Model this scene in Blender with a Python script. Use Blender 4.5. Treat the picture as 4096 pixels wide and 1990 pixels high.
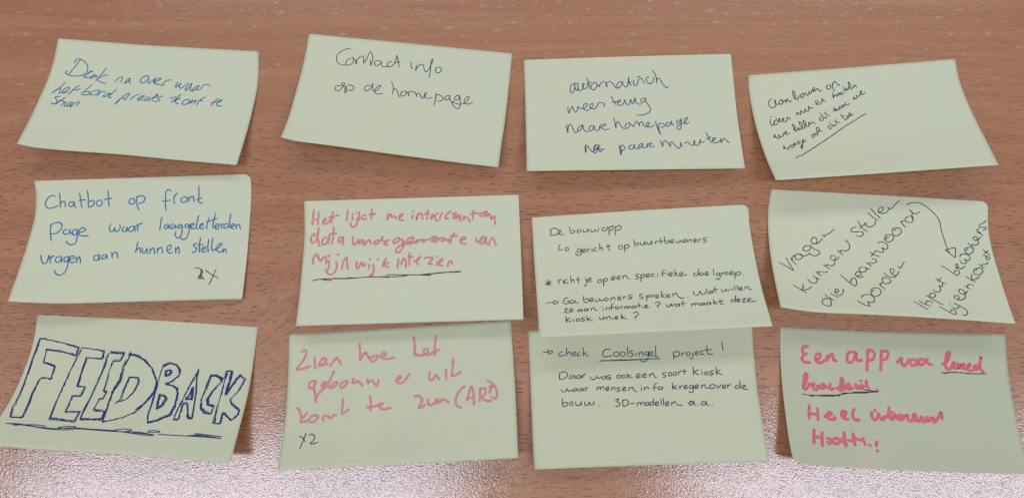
import bpy, math, random
from mathutils import Vector, Matrix, noise

for o in list(bpy.data.objects):
    bpy.data.objects.remove(o)
scene = bpy.context.scene
COL = scene.collection

# ------------------------------------------------------------------ camera
CAM_LOC = (0.0, 0.0, 0.41697)
CAM_AXES = ((0.999970, 0.000000, -0.007781), (0.001426, 0.983064, 0.183256), (0.007649, -0.183262, 0.983034))
FOCAL_PX = 2913.66

cam_data = bpy.data.cameras.new('camera')
cam_data.sensor_fit = 'HORIZONTAL'
cam_data.sensor_width = 36.0
cam_data.lens = 36.0 * FOCAL_PX / 4096.0
cam_data.clip_start = 0.01
cam_data.clip_end = 50.0
cam = bpy.data.objects.new('camera', cam_data)
COL.objects.link(cam)
_r, _u, _b = (Vector(a) for a in CAM_AXES)
cam.matrix_world = Matrix(((_r.x, _u.x, _b.x, CAM_LOC[0]), (_r.y, _u.y, _b.y, CAM_LOC[1]),
                           (_r.z, _u.z, _b.z, CAM_LOC[2]), (0, 0, 0, 1)))
scene.camera = cam
scene.render.resolution_x = 1024
scene.render.resolution_y = 497

# ------------------------------------------------------------------ room light
world = bpy.data.worlds.new('World')
scene.world = world
world.use_nodes = True
bg = world.node_tree.nodes['Background']
bg.inputs['Color'].default_value = (0.86, 0.86, 0.84, 1)
bg.inputs['Strength'].default_value = 0.22

def ceiling_lamp(x, y, z, sx, sy, power, color):
    l = bpy.data.lights.new('ceiling_lamp', 'AREA')
    l.shape = 'RECTANGLE'; l.size = sx; l.size_y = sy
    l.energy = power; l.color = color
    o = bpy.data.objects.new('ceiling_lamp', l)
    COL.objects.link(o)
    o.location = (x, y, z)
    return o
LC = (0.74, 0.84, 1.0)
ceiling_lamp(-0.92, -0.36, 2.05, 1.50, 0.24, 17.5, LC)
ceiling_lamp(1.27, -0.36, 2.05, 1.50, 0.24, 17.5, LC)
ceiling_lamp(-0.78, 1.95, 2.05, 1.60, 0.65, 12, (0.95, 0.98, 1.0))
ceiling_lamp(1.14, 1.95, 2.05, 1.60, 0.65, 12, (0.95, 0.98, 1.0))

scene.view_settings.view_transform = 'Standard'
scene.view_settings.look = 'None'
scene.view_settings.exposure = 0.0
scene.view_settings.gamma = 1.0

# ------------------------------------------------------------------ materials
def new_mat(name):
    m = bpy.data.materials.new(name); m.use_nodes = True
    nt = m.node_tree
    return m, nt, nt.nodes['Principled BSDF']

def nd(nt, t, **kw):
    n = nt.nodes.new(t)
    for k, v in kw.items():
        setattr(n, k, v)
    return n

def math_n(nt, op, a, b=None, c=None, clamp=False):
    n = nt.nodes.new('ShaderNodeMath'); n.operation = op; n.use_clamp = clamp
    for i, v in enumerate((a, b, c)):
        if v is None: continue
        if isinstance(v, (int, float)): n.inputs[i].default_value = v
        else: nt.links.new(v, n.inputs[i])
    return n.outputs[0]

def mix_col(nt, fac, a, b, mode='MIX'):
    n = nt.nodes.new('ShaderNodeMix'); n.data_type = 'RGBA'; n.blend_type = mode
    for s, v in ((0, fac), (6, a), (7, b)):
        if isinstance(v, (int, float)): n.inputs[s].default_value = v
        elif isinstance(v, tuple): n.inputs[s].default_value = (*v, 1)
        else: nt.links.new(v, n.inputs[s])
    return n.outputs[2]

def noise_n(nt, vec, scale, detail=3, rough=0.5, out=0):
    n = nt.nodes.new('ShaderNodeTexNoise')
    n.inputs['Scale'].default_value = scale; n.inputs['Detail'].default_value = detail
    n.inputs['Roughness'].default_value = rough
    nt.links.new(vec, n.inputs['Vector'])
    return n.outputs[out]

def scaled(nt, vec, s, off=(0, 0, 0), rot=0.0):
    n = nt.nodes.new('ShaderNodeMapping')
    n.inputs['Scale'].default_value = s; n.inputs['Location'].default_value = off
    n.inputs['Rotation'].default_value = (0, 0, rot)
    nt.links.new(vec, n.inputs['Vector'])
    return n.outputs[0]

def ramp(nt, v, lo, hi, a=0.0, b=1.0):
    n = nt.nodes.new('ShaderNodeMapRange'); n.clamp = True
    n.inputs[1].default_value = lo; n.inputs[2].default_value = hi
    n.inputs[3].default_value = a; n.inputs[4].default_value = b
    nt.links.new(v, n.inputs[0])
    return n.outputs[0]

def flecks(nt, vec, cx, cy, half_len, half_th, slant=0.0, off=(0, 0, 0), keep=0.0):
    """short pore marks: one slim ellipse at every jittered cell centre (cx x cy metres), strength 0..1"""
    v = scaled(nt, vec, (1 / cx, 1 / cy, 0), off, slant)
    vo = nt.nodes.new('ShaderNodeTexVoronoi'); vo.feature = 'F1'; vo.voronoi_dimensions = '2D'
    vo.inputs['Scale'].default_value = 1.0; vo.inputs['Randomness'].default_value = 1.0
    nt.links.new(v, vo.inputs['Vector'])
    d = nt.nodes.new('ShaderNodeVectorMath'); d.operation = 'SUBTRACT'
    nt.links.new(v, d.inputs[0]); nt.links.new(vo.outputs['Position'], d.inputs[1])
    s = nt.nodes.new('ShaderNodeSeparateXYZ'); nt.links.new(d.outputs[0], s.inputs[0])
    c = nt.nodes.new('ShaderNodeSeparateColor'); nt.links.new(vo.outputs['Color'], c.inputs[0])
    lx = ramp(nt, c.outputs[0], 0, 1, 0.45 * half_len / cx, 1.25 * half_len / cx)
    ly = ramp(nt, c.outputs[1], 0, 1, 0.6 * half_th / cy, 1.2 * half_th / cy)
    ax = math_n(nt, 'DIVIDE', s.outputs[0], lx); ay = math_n(nt, 'DIVIDE', s.outputs[1], ly)
    r2 = math_n(nt, 'ADD', math_n(nt, 'MULTIPLY', ax, ax), math_n(nt, 'MULTIPLY', ay, ay))
    f = ramp(nt, r2, 1.15, 0.45)
    k = ramp(nt, c.outputs[2], keep, min(1.0, keep + 0.5), 0.0, 1.0)
    return math_n(nt, 'MULTIPLY', f, k), s.outputs[1]

def wood_material():
    m, nt, p = new_mat('beech_veneer')
    tc = nt.nodes.new('ShaderNodeTexCoord').outputs['Object']
    # gentle bend of the grain
    w1 = noise_n(nt, scaled(nt, tc, (5.5, 9, 0)), 1.0, 1.5)
    bend = math_n(nt, 'MULTIPLY', math_n(nt, 'SUBTRACT', w1, 0.5), 0.020)
    sep = nt.nodes.new('ShaderNodeSeparateXYZ'); nt.links.new(tc, sep.inputs[0])
    # the grain swings steeply upwards in one place, beside a former knot
    sw = math_n(nt, 'TANH', math_n(nt, 'DIVIDE', math_n(nt, 'ADD', sep.outputs[0], 0.133), 0.014))
    gy = math_n(nt, 'DIVIDE', math_n(nt, 'SUBTRACT', sep.outputs[1], 0.022), 0.032)
    gg = math_n(nt, 'EXPONENT', math_n(nt, 'MULTIPLY', math_n(nt, 'MULTIPLY', gy, gy), -1.0))
    bend = math_n(nt, 'SUBTRACT', bend, math_n(nt, 'MULTIPLY', math_n(nt, 'MULTIPLY', sw, gg), 0.011))
    cmb = nt.nodes.new('ShaderNodeCombineXYZ')
    nt.links.new(sep.outputs[0], cmb.inputs[0]); nt.links.new(math_n(nt, 'ADD', sep.outputs[1], bend), cmb.inputs[1])
    g = cmb.outputs[0]
    # broad streaks along the grain, mottling, fine fibre
    s1 = noise_n(nt, scaled(nt, g, (2.2, 85, 0)), 1.0, 5, 0.60)
    s2 = noise_n(nt, scaled(nt, g, (10, 420, 0), (3, 7, 0)), 1.0, 4, 0.6)
    s3 = noise_n(nt, scaled(nt, g, (40, 75, 0), (1, 2, 0)), 1.0, 3, 0.5)
    col = mix_col(nt, ramp(nt, s1, 0.37, 0.63), WOOD_A, WOOD_B)
    col = mix_col(nt, ramp(nt, s3, 0.35, 0.75, 0.0, 0.40), col, WOOD_C)
    col = mix_col(nt, ramp(nt, s2, 0.40, 0.75, 0.0, 0.50), col, WOOD_D)
    # where the veneer is cut on the quarter the rays show pale, elsewhere dark pores
    zone = ramp(nt, math_n(nt, 'ADD', sep.outputs[1], math_n(nt, 'MULTIPLY', math_n(nt, 'SUBTRACT', noise_n(nt, scaled(nt, tc, (6, 14, 0), (5, 1, 0)), 1.0, 2), 0.5), 0.07)), 0.135, 0.185)
    inv_zone = math_n(nt, 'SUBTRACT', 1.0, math_n(nt, 'MULTIPLY', zone, 0.72))
    fa, _ = flecks(nt, g, 0.0072, 0.0022, 0.0030, 0.00030, math.radians(2), (0.3, 0.1, 0), 0.15)
    fb, _ = flecks(nt, g, 0.0062, 0.0018, 0.0021, 0.00024, math.radians(-3), (8.3, 4.1, 0), 0.30)
    fc, _ = flecks(nt, g, 0.0110, 0.0042, 0.0044, 0.00038, math.radians(3), (2.3, 9.1, 0), 0.50)
    dk = math_n(nt, 'MAXIMUM', math_n(nt, 'MAXIMUM', fa, math_n(nt, 'MULTIPLY', fb, 0.7)), fc)
    dk = math_n(nt, 'MULTIPLY', dk, inv_zone)
    col = mix_col(nt, math_n(nt, 'MULTIPLY', dk, 0.78), col, WOOD_PORE)
    la, lay = flecks(nt, g, 0.0135, 0.0068, 0.0027, 0.0010, math.radians(-14), (1.1, 3.7, 0), 0.42)
    lb, lby = flecks(nt, g, 0.0160, 0.0060, 0.0019, 0.0009, math.radians(-22), (6.1, 2.7, 0), 0.45)
    lt = math_n(nt, 'MULTIPLY', math_n(nt, 'MAXIMUM', la, lb), ramp(nt, zone, 0.0, 1.0, 0.10, 1.0))
    col = mix_col(nt, math_n(nt, 'MULTIPLY', lt, 0.42), col, WOOD_RAY)
    nt.links.new(col, p.inputs['Base Color'])
    p.inputs['Roughness'].default_value = 0.42
    p.inputs['Specular IOR Level'].default_value = 0.5
    p.inputs['Coat Weight'].default_value = COAT
    p.inputs['Coat Roughness'].default_value = COAT_R
    p.inputs['Coat IOR'].default_value = 1.6
    # hammered lacquer: fine worm-like relief, which breaks the lamp reflections into glitter
    bv = scaled(nt, tc, (1.0, 1.35, 0))
    b1 = noise_n(nt, bv, 760.0, 1.0, 0.5)
    b2 = noise_n(nt, bv, 300.0, 0.0, 0.5)
    h = math_n(nt, 'ADD', math_n(nt, 'MULTIPLY', b1, 1.0), math_n(nt, 'MULTIPLY', b2, 0.25))
    bp = nt.nodes.new('ShaderNodeBump')
    bp.inputs['Strength'].default_value = 1.0; bp.inputs['Distance'].default_value = BUMP
    nt.links.new(h, bp.inputs['Height'])
    nt.links.new(bp.outputs[0], p.inputs['Coat Normal'])
    bp2 = nt.nodes.new('ShaderNodeBump')
    bp2.inputs['Strength'].default_value = 0.5; bp2.inputs['Distance'].default_value = 0.00010
    nt.links.new(math_n(nt, 'SUBTRACT', math_n(nt, 'MULTIPLY', b1, 0.5), dk), bp2.inputs['Height'])
    nt.links.new(bp2.outputs[0], p.inputs['Normal'])
    return m

WOOD_A = (0.49, 0.190, 0.088)
WOOD_B = (0.57, 0.250, 0.120)
WOOD_C = (0.52, 0.255, 0.102)
WOOD_D = (0.40, 0.155, 0.078)
WOOD_PORE = (0.17, 0.055, 0.025)
WOOD_RAY = (0.66, 0.43, 0.30)
COAT, COAT_R, BUMP = 1.0, 0.14, 0.000072

def paper_material(name, col, col2):
    m, nt, p = new_mat(name)
    tc = nt.nodes.new('ShaderNodeTexCoord').outputs['Object']
    n1 = noise_n(nt, scaled(nt, tc, (28, 28, 28)), 1.0, 3)
    n2 = noise_n(nt, scaled(nt, tc, (1500, 1500, 1500)), 1.0, 3, 0.6)
    c = mix_col(nt, ramp(nt, n1, 0.3, 0.7), col, col2)
    c = mix_col(nt, ramp(nt, n2, 0.35, 0.75, 0.0, 0.17), c, tuple(x * 0.55 for x in col))
    nt.links.new(c, p.inputs['Base Color'])
    p.inputs['Roughness'].default_value = 0.75
    p.inputs['Specular IOR Level'].default_value = 0.22
    bp = nt.nodes.new('ShaderNodeBump'); bp.inputs['Strength'].default_value = 0.25
    bp.inputs['Distance'].default_value = 0.00005
    nt.links.new(n2, bp.inputs['Height']); nt.links.new(bp.outputs[0], p.inputs['Normal'])
    return m

def ink_material(name, col, col2, rough=0.5, scale=900):
    m, nt, p = new_mat(name)
    tc = nt.nodes.new('ShaderNodeTexCoord').outputs['Object']
    n1 = noise_n(nt, tc, scale, 2, 0.6)
    nt.links.new(mix_col(nt, ramp(nt, n1, 0.32, 0.68), col, col2), p.inputs['Base Color'])
    p.inputs['Roughness'].default_value = rough
    p.inputs['Specular IOR Level'].default_value = 0.3
    return m

INKS = {
    'blue': ink_material('blue_ballpoint', (0.008, 0.145, 0.36), (0.030, 0.22, 0.46)),
    'navy': ink_material('dark_ballpoint', (0.030, 0.042, 0.11), (0.075, 0.095, 0.18)),
    'navyblue': ink_material('navy_ballpoint', (0.025, 0.040, 0.17), (0.070, 0.095, 0.26)),
    'ink': ink_material('black_blue_ballpoint', (0.018, 0.024, 0.060), (0.050, 0.062, 0.115)),
    'violet': ink_material('violet_blue_ballpoint', (0.012, 0.020, 0.13), (0.030, 0.050, 0.22)),
    'pink': ink_material('pink_marker', (0.78, 0.255, 0.285), (0.80, 0.33, 0.345), 0.7, 350),
    'rose': ink_material('rose_marker', (0.79, 0.145, 0.195), (0.82, 0.205, 0.25), 0.7, 350),
}
INK_WORDS = {'blue': 'blue ballpoint', 'navy': 'dark blue ballpoint', 'navyblue': 'dark blue ballpoint',
             'ink': 'blue-black ballpoint', 'violet': 'blue ballpoint', 'pink': 'pink marker', 'rose': 'bright pink marker'}

def mesh_obj(name, verts, faces, mat, parent=None, smooth=True):
    me = bpy.data.meshes.new(name)
    me.from_pydata(verts, [], faces)
    me.materials.append(mat)
    if smooth:
        me.polygons.foreach_set('use_smooth', [True] * len(me.polygons))
    me.update()
    o = bpy.data.objects.new(name, me)
    COL.objects.link(o)
    if parent is not None:
        o.parent = parent
    return o

# ------------------------------------------------------------------ table
def table_top():
    x0, x1, y0, y1, z0, z1, c = -0.80, 0.80, -0.34, 0.46, -0.025, 0.0, 0.002
    v = []
    for (i, z) in ((0, z0), (0, z1 - c), (c, z1)):
        v += [(x0 + i, y0 + i, z), (x1 - i, y0 + i, z), (x1 - i, y1 - i, z), (x0 + i, y1 - i, z)]
    f = [(3, 2, 1, 0), (8, 9, 10, 11)]
    for k in (0, 4):
        for j in range(4):
            a, b = k + j, k + (j + 1) % 4
            f.append((a, b, b + 4, a + 4))
    o = mesh_obj('table_top', v, f, wood_material(), smooth=False)
    o['kind'] = 'structure'
    return o
table_top()

# ------------------------------------------------------------------ the paper notes
# edge curves of each note in millimetres on the table (t = glued edge, b = free edge, l and r = sides)
NOTES = {
1: {"l":[[-283.92,210.4,0.2],[-284.18,204.13,0.36],[-284.49,197.85,0.62],[-284.92,191.61,1.14],[-285.53,185.39,1.87],[-286.41,179.24,2.78],[-287.2,173.13,4.03],[-287.9,167.04,5.43],[-288.55,160.98,6.95],[-289.13,154.96,8.68],[-289.61,149.03,10.71],[-290.01,143.18,12.95],[-290.41,137.32,15.2]],"r":[[-159.12,201.36,0.2],[-158.63,195.03,0.23],[-158.22,188.7,0.28],[-158.13,182.35,0.41],[-158.36,176.01,0.65],[-158.91,169.7,1.09],[-159.64,163.41,1.61],[-160.42,157.14,2.24],[-161.2,150.89,3.03],[-162.02,144.68,4.08],[-162.76,138.52,5.39],[-163.46,132.38,6.88],[-164.16,126.26,8.39]],"t":[[-283.92,210.4,0.2],[-268.34,209.06,0.2],[-252.75,207.69,0.2],[-237.17,206.38,0.2],[-221.57,205.22,0.2],[-205.96,204.19,0.2],[-190.35,203.23,0.2],[-174.73,202.31,0.2],[-159.12,201.36,0.2]],"b":[[-290.41,137.32,15.2],[-280.07,135.26,14.63],[-269.56,134.19,14.06],[-259.02,133.39,13.49],[-248.47,132.75,12.92],[-237.92,132.13,12.35],[-227.37,131.37,11.78],[-216.84,130.45,11.21],[-206.32,129.5,10.65],[-195.78,128.6,10.08],[-185.24,127.79,9.52],[-174.7,127.02,8.96],[-164.16,126.26,8.39]]},
2: {"l":[[-128.49,212.9,0.2],[-129.13,206.65,0.36],[-129.79,200.42,0.75],[-130.46,194.2,1.37],[-131.14,188.02,2.25],[-131.88,181.89,3.37],[-132.62,175.78,4.65],[-133.31,169.71,6.1],[-133.87,163.68,7.78],[-134.38,157.71,9.66],[-135.01,151.81,11.72],[-135.8,146.03,14.04],[-136.62,140.27,16.43]],"r":[[-3.13,199.37,0.2],[-3.67,193.1,0.39],[-4.2,186.83,0.58],[-4.76,180.57,0.85],[-5.36,174.32,1.28],[-5.98,168.07,1.81],[-6.64,161.84,2.41],[-7.32,155.62,3.06],[-8.1,149.41,3.79],[-8.95,143.23,4.64],[-9.73,137.06,5.55],[-10.43,130.88,6.56],[-11.12,124.71,7.58]],"t":[[-128.49,212.9,0.2],[-112.81,211.23,0.2],[-97.14,209.55,0.2],[-81.47,207.87,0.2],[-65.8,206.18,0.2],[-50.13,204.48,0.2],[-34.47,202.78,0.2],[-18.8,201.07,0.2],[-3.13,199.37,0.2]],"b":[[-136.62,140.27,16.43],[-126.34,138.11,15.69],[-115.87,136.91,14.94],[-105.39,135.7,14.2],[-94.93,134.38,13.46],[-84.47,133.04,12.72],[-74.01,131.72,11.98],[-63.54,130.45,11.24],[-53.06,129.22,10.51],[-42.59,128.02,9.78],[-32.11,126.86,9.04],[-21.62,125.78,8.31],[-11.12,124.71,7.58]]},
3: {"l":[[3.98,195.06,0.2],[4.15,188.82,0.63],[4.32,182.58,1.01],[4.49,176.34,1.46],[4.64,170.11,2.08],[4.77,163.91,2.93],[4.88,157.73,3.93],[4.98,151.58,5.05],[5.08,145.44,6.26],[5.17,139.3,7.51],[5.25,133.21,8.91],[5.31,127.15,10.49],[5.37,121.1,12.08]],"r":[[130.43,198.55,0.2],[130.65,192.26,0.36],[130.87,185.98,0.54],[131.0,179.71,0.9],[131.05,173.44,1.36],[131.1,167.17,1.89],[131.19,160.91,2.5],[131.36,154.67,3.2],[131.58,148.43,4.0],[131.79,142.21,4.89],[131.96,136.01,5.88],[132.13,129.81,6.94],[132.3,123.61,8.0]],"t":[[3.98,195.06,0.2],[19.78,195.58,0.2],[35.59,196.11,0.2],[51.39,196.62,0.2],[67.2,197.08,0.2],[83.0,197.48,0.2],[98.81,197.84,0.2],[114.62,198.19,0.2],[130.43,198.55,0.2]],"b":[[5.37,121.1,12.08],[15.95,121.3,11.74],[26.53,121.5,11.39],[37.11,121.7,11.05],[47.68,121.91,10.71],[58.26,122.11,10.37],[68.84,122.32,10.03],[79.41,122.54,9.69],[89.99,122.75,9.35],[100.57,122.97,9.01],[111.15,123.18,8.67],[121.72,123.4,8.34],[132.3,123.61,8.0]]},
4: {"l":[[140.54,184.75,0.2],[140.09,178.43,0.24],[140.19,172.09,0.45],[140.58,165.78,0.96],[141.09,159.52,1.8],[141.65,153.29,2.85],[142.22,147.14,4.28],[142.79,141.1,6.11],[143.36,135.16,8.26],[143.89,129.37,10.79],[144.36,123.81,13.8],[144.8,118.41,17.09],[145.24,113.0,20.37]],"r":[[266.55,194.82,0.2],[266.56,188.51,0.48],[266.8,182.23,1.09],[267.2,175.98,1.95],[267.84,169.8,3.1],[268.62,163.67,4.42],[269.38,157.58,5.93],[270.12,151.54,7.64],[270.8,145.56,9.55],[271.25,139.63,11.68],[271.53,133.76,14.0],[271.74,127.92,16.4],[271.97,122.07,18.79]],"t":[[140.54,184.75,0.2],[156.29,185.95,0.2],[172.05,187.15,0.2],[187.81,188.36,0.2],[203.56,189.6,0.2],[219.31,190.88,0.2],[235.06,192.19,0.2],[250.8,193.51,0.2],[266.55,194.82,0.2]],"b":[[145.24,113.0,20.37],[155.81,113.72,20.23],[166.37,114.45,20.1],[176.93,115.17,19.97],[187.49,115.9,19.84],[198.06,116.63,19.71],[208.62,117.38,19.57],[219.18,118.15,19.44],[229.73,118.93,19.31],[240.29,119.71,19.18],[250.85,120.5,19.05],[261.41,121.29,18.92],[271.97,122.07,18.79]]},
5: {"l":[[-287.96,119.24,0.2],[-286.15,113.15,0.21],[-285.18,106.87,0.35],[-284.59,100.54,0.57],[-284.56,94.2,0.94],[-284.98,87.89,1.66],[-285.38,81.61,2.56],[-285.72,75.36,3.68],[-285.72,69.24,5.39],[-285.43,63.28,7.58],[-285.01,57.41,10.0],[-284.54,51.59,12.51],[-284.1,45.73,14.95]],"r":[[-158.92,123.23,0.2],[-158.12,117.02,0.22],[-157.56,110.79,0.27],[-157.35,104.54,0.35],[-157.28,98.29,0.46],[-157.22,92.04,0.62],[-157.17,85.78,0.8],[-157.16,79.53,1.01],[-157.2,73.28,1.25],[-157.34,67.03,1.52],[-157.52,60.79,1.84],[-157.72,54.55,2.2],[-157.93,48.31,2.57]],"t":[[-287.96,119.24,0.2],[-271.83,119.73,0.2],[-255.7,120.22,0.2],[-239.57,120.71,0.2],[-223.44,121.21,0.2],[-207.31,121.72,0.2],[-191.18,122.22,0.2],[-175.05,122.72,0.2],[-158.92,123.23,0.2]],"b":[[-284.1,45.73,14.95],[-273.59,45.27,13.9],[-263.08,44.89,12.85],[-252.56,44.95,11.8],[-242.05,45.25,10.76],[-231.54,45.66,9.72],[-221.03,46.09,8.68],[-210.51,46.47,7.64],[-200.0,46.87,6.62],[-189.48,47.27,5.6],[-178.97,47.63,4.59],[-168.45,47.97,3.58],[-157.93,48.31,2.57]]},
6: {"l":[[-126.05,106.53,0.2],[-125.52,100.27,0.37],[-124.99,94.01,0.54],[-124.57,87.74,0.87],[-124.35,81.49,1.44],[-124.27,75.24,2.15],[-124.23,69.01,2.97],[-124.17,62.79,3.91],[-124.06,56.61,5.02],[-123.94,50.46,6.35],[-123.83,44.35,7.8],[-123.75,38.29,9.47],[-123.69,32.25,11.22]],"r":[[0.6,110.15,0.2],[0.86,103.9,0.52],[1.12,97.64,0.82],[1.37,91.39,1.19],[1.61,85.15,1.76],[1.83,78.93,2.5],[2.03,72.72,3.34],[2.23,66.53,4.28],[2.43,60.35,5.31],[2.62,54.19,6.45],[2.81,48.06,7.75],[2.99,41.95,9.14],[3.18,35.84,10.5]],"t":[[-126.05,106.53,0.2],[-110.22,106.97,0.2],[-94.39,107.41,0.2],[-78.56,107.86,0.2],[-62.73,108.31,0.2],[-46.89,108.77,0.2],[-31.06,109.23,0.2],[-15.23,109.69,0.2],[0.6,110.15,0.2]],"b":[[-123.69,32.25,11.22],[-113.12,32.57,11.16],[-102.55,32.89,11.1],[-91.98,33.21,11.04],[-81.4,33.53,10.98],[-70.83,33.84,10.92],[-60.26,34.14,10.86],[-49.69,34.43,10.8],[-39.11,34.72,10.74],[-28.54,35.0,10.68],[-17.97,35.28,10.62],[-7.39,35.55,10.56],[3.18,35.84,10.5]]},
7: {"l":[[8.25,96.47,0.2],[8.55,90.26,1.06],[8.84,84.05,1.84],[9.14,77.85,2.69],[9.44,71.68,3.76],[9.75,65.58,5.17],[10.07,59.58,6.93],[10.4,53.66,8.97],[10.71,47.81,11.21],[10.99,42.03,13.6],[11.23,36.37,16.28],[11.46,30.78,19.1],[11.7,25.17,21.89]],"r":[[135.76,104.17,0.2],[135.45,97.83,0.3],[135.4,91.5,0.68],[135.68,85.19,1.34],[136.06,78.9,2.16],[136.43,72.67,3.28],[136.74,66.5,4.74],[137.05,60.39,6.47],[137.39,54.35,8.37],[137.79,48.43,10.62],[138.14,42.64,13.21],[138.33,36.99,16.11],[138.48,31.39,19.1]],"t":[[8.25,96.47,0.2],[24.18,97.53,0.2],[40.11,98.61,0.2],[56.05,99.66,0.2],[71.99,100.64,0.2],[87.93,101.56,0.2],[103.87,102.44,0.2],[119.82,103.3,0.2],[135.76,104.17,0.2]],"b":[[11.7,25.17,21.89],[22.26,25.67,21.66],[32.83,26.18,21.42],[43.4,26.68,21.19],[53.96,27.19,20.96],[64.53,27.7,20.72],[75.09,28.22,20.49],[85.66,28.75,20.26],[96.22,29.27,20.03],[106.78,29.8,19.8],[117.35,30.33,19.56],[127.91,30.87,19.33],[138.48,31.39,19.1]]},
8: {"l":[[149.72,113.17,0.2],[148.12,107.06,0.23],[146.9,100.87,0.41],[146.18,94.6,0.74],[145.71,88.34,1.44],[145.42,82.11,2.39],[145.21,75.92,3.63],[145.01,69.83,5.3],[144.85,63.86,7.35],[144.65,58.03,9.76],[144.33,52.41,12.63],[143.92,47.05,15.93],[143.49,41.71,19.29]],"r":[[275.73,105.55,0.2],[274.78,99.28,0.45],[273.87,93.0,0.74],[273.24,86.71,1.28],[272.96,80.43,2.15],[272.84,74.2,3.35],[272.84,68.01,4.74],[272.79,61.87,6.37],[272.55,55.83,8.29],[272.21,49.87,10.45],[271.73,44.01,12.85],[271.09,38.32,15.58],[270.41,32.66,18.37]],"t":[[149.72,113.17,0.2],[165.48,112.27,0.2],[181.23,111.38,0.2],[196.99,110.48,0.2],[212.74,109.54,0.2],[228.49,108.57,0.2],[244.23,107.57,0.2],[259.98,106.56,0.2],[275.73,105.55,0.2]],"b":[[143.49,41.71,19.29],[153.96,40.0,19.21],[164.5,38.88,19.13],[175.1,38.34,19.06],[185.7,37.97,18.98],[196.3,37.52,18.91],[206.9,36.95,18.83],[217.49,36.34,18.75],[228.08,35.69,18.68],[238.66,34.99,18.6],[249.25,34.24,18.52],[259.83,33.44,18.45],[270.41,32.66,18.37]]},
9: {"l":[[-276.22,39.7,0.2],[-276.09,33.44,0.43],[-276.05,27.19,0.76],[-276.33,20.97,1.43],[-276.85,14.82,2.43],[-277.55,8.73,3.69],[-278.3,2.7,5.24],[-279.03,-3.23,7.1],[-279.92,-9.03,9.29],[-281.17,-14.61,11.83],[-281.6,-20.12,14.74],[-281.43,-25.55,17.86],[-281.19,-30.96,21.0]],"r":[[-148.65,32.44,0.2],[-148.93,26.16,0.45],[-149.21,19.88,0.7],[-149.49,13.61,1.16],[-149.75,7.37,1.91],[-150.02,1.16,2.89],[-150.4,-5.0,4.11],[-150.95,-11.1,5.55],[-151.55,-17.14,7.23],[-152.01,-23.08,9.24],[-152.34,-28.91,11.58],[-152.63,-34.68,14.07],[-152.92,-40.46,16.54]],"t":[[-276.22,39.7,0.2],[-260.26,38.93,0.2],[-244.31,38.18,0.2],[-228.36,37.41,0.2],[-212.4,36.58,0.2],[-196.46,35.66,0.2],[-180.52,34.61,0.2],[-164.59,33.52,0.2],[-148.65,32.44,0.2]],"b":[[-281.19,-30.96,21.0],[-270.54,-32.1,20.63],[-259.85,-32.95,20.26],[-249.16,-33.73,19.88],[-238.46,-34.44,19.51],[-227.76,-35.13,19.14],[-217.07,-35.85,18.76],[-206.38,-36.67,18.39],[-195.7,-37.61,18.02],[-185.02,-38.49,17.65],[-174.32,-39.2,17.28],[-163.62,-39.84,16.91],[-152.92,-40.46,16.54]]},
10: {"l":[[-130.46,28.12,0.2],[-130.11,21.82,0.71],[-129.76,15.5,1.16],[-129.41,9.2,1.72],[-129.03,2.93,2.58],[-128.6,-3.27,3.84],[-128.15,-9.39,5.42],[-127.74,-15.46,7.2],[-127.49,-21.48,9.16],[-127.41,-27.37,11.51],[-127.2,-33.13,14.12],[-126.84,-38.75,17.03],[-126.46,-44.34,20.0]],"r":[[-3.99,36.2,0.2],[-3.53,29.88,0.6],[-3.06,23.56,0.97],[-2.61,17.25,1.47],[-2.2,10.96,2.24],[-1.81,4.69,3.18],[-1.45,-1.55,4.28],[-1.11,-7.76,5.54],[-0.8,-13.94,6.99],[-0.53,-20.06,8.64],[-0.29,-26.16,10.41],[-0.05,-32.24,12.23],[0.2,-38.33,14.0]],"t":[[-130.46,28.12,0.2],[-114.65,29.13,0.2],[-98.84,30.15,0.2],[-83.03,31.16,0.2],[-67.22,32.17,0.2],[-51.41,33.18,0.2],[-35.6,34.19,0.2],[-19.8,35.19,0.2],[-3.99,36.2,0.2]],"b":[[-126.46,-44.34,20.0],[-115.91,-43.84,19.5],[-105.35,-43.34,18.99],[-94.8,-42.84,18.49],[-84.24,-42.34,17.98],[-73.69,-41.84,17.48],[-63.13,-41.34,16.98],[-52.58,-40.84,16.48],[-42.02,-40.33,15.98],[-31.47,-39.83,15.49],[-20.91,-39.33,14.99],[-10.36,-38.83,14.5],[0.2,-38.33,14.0]]},
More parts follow.
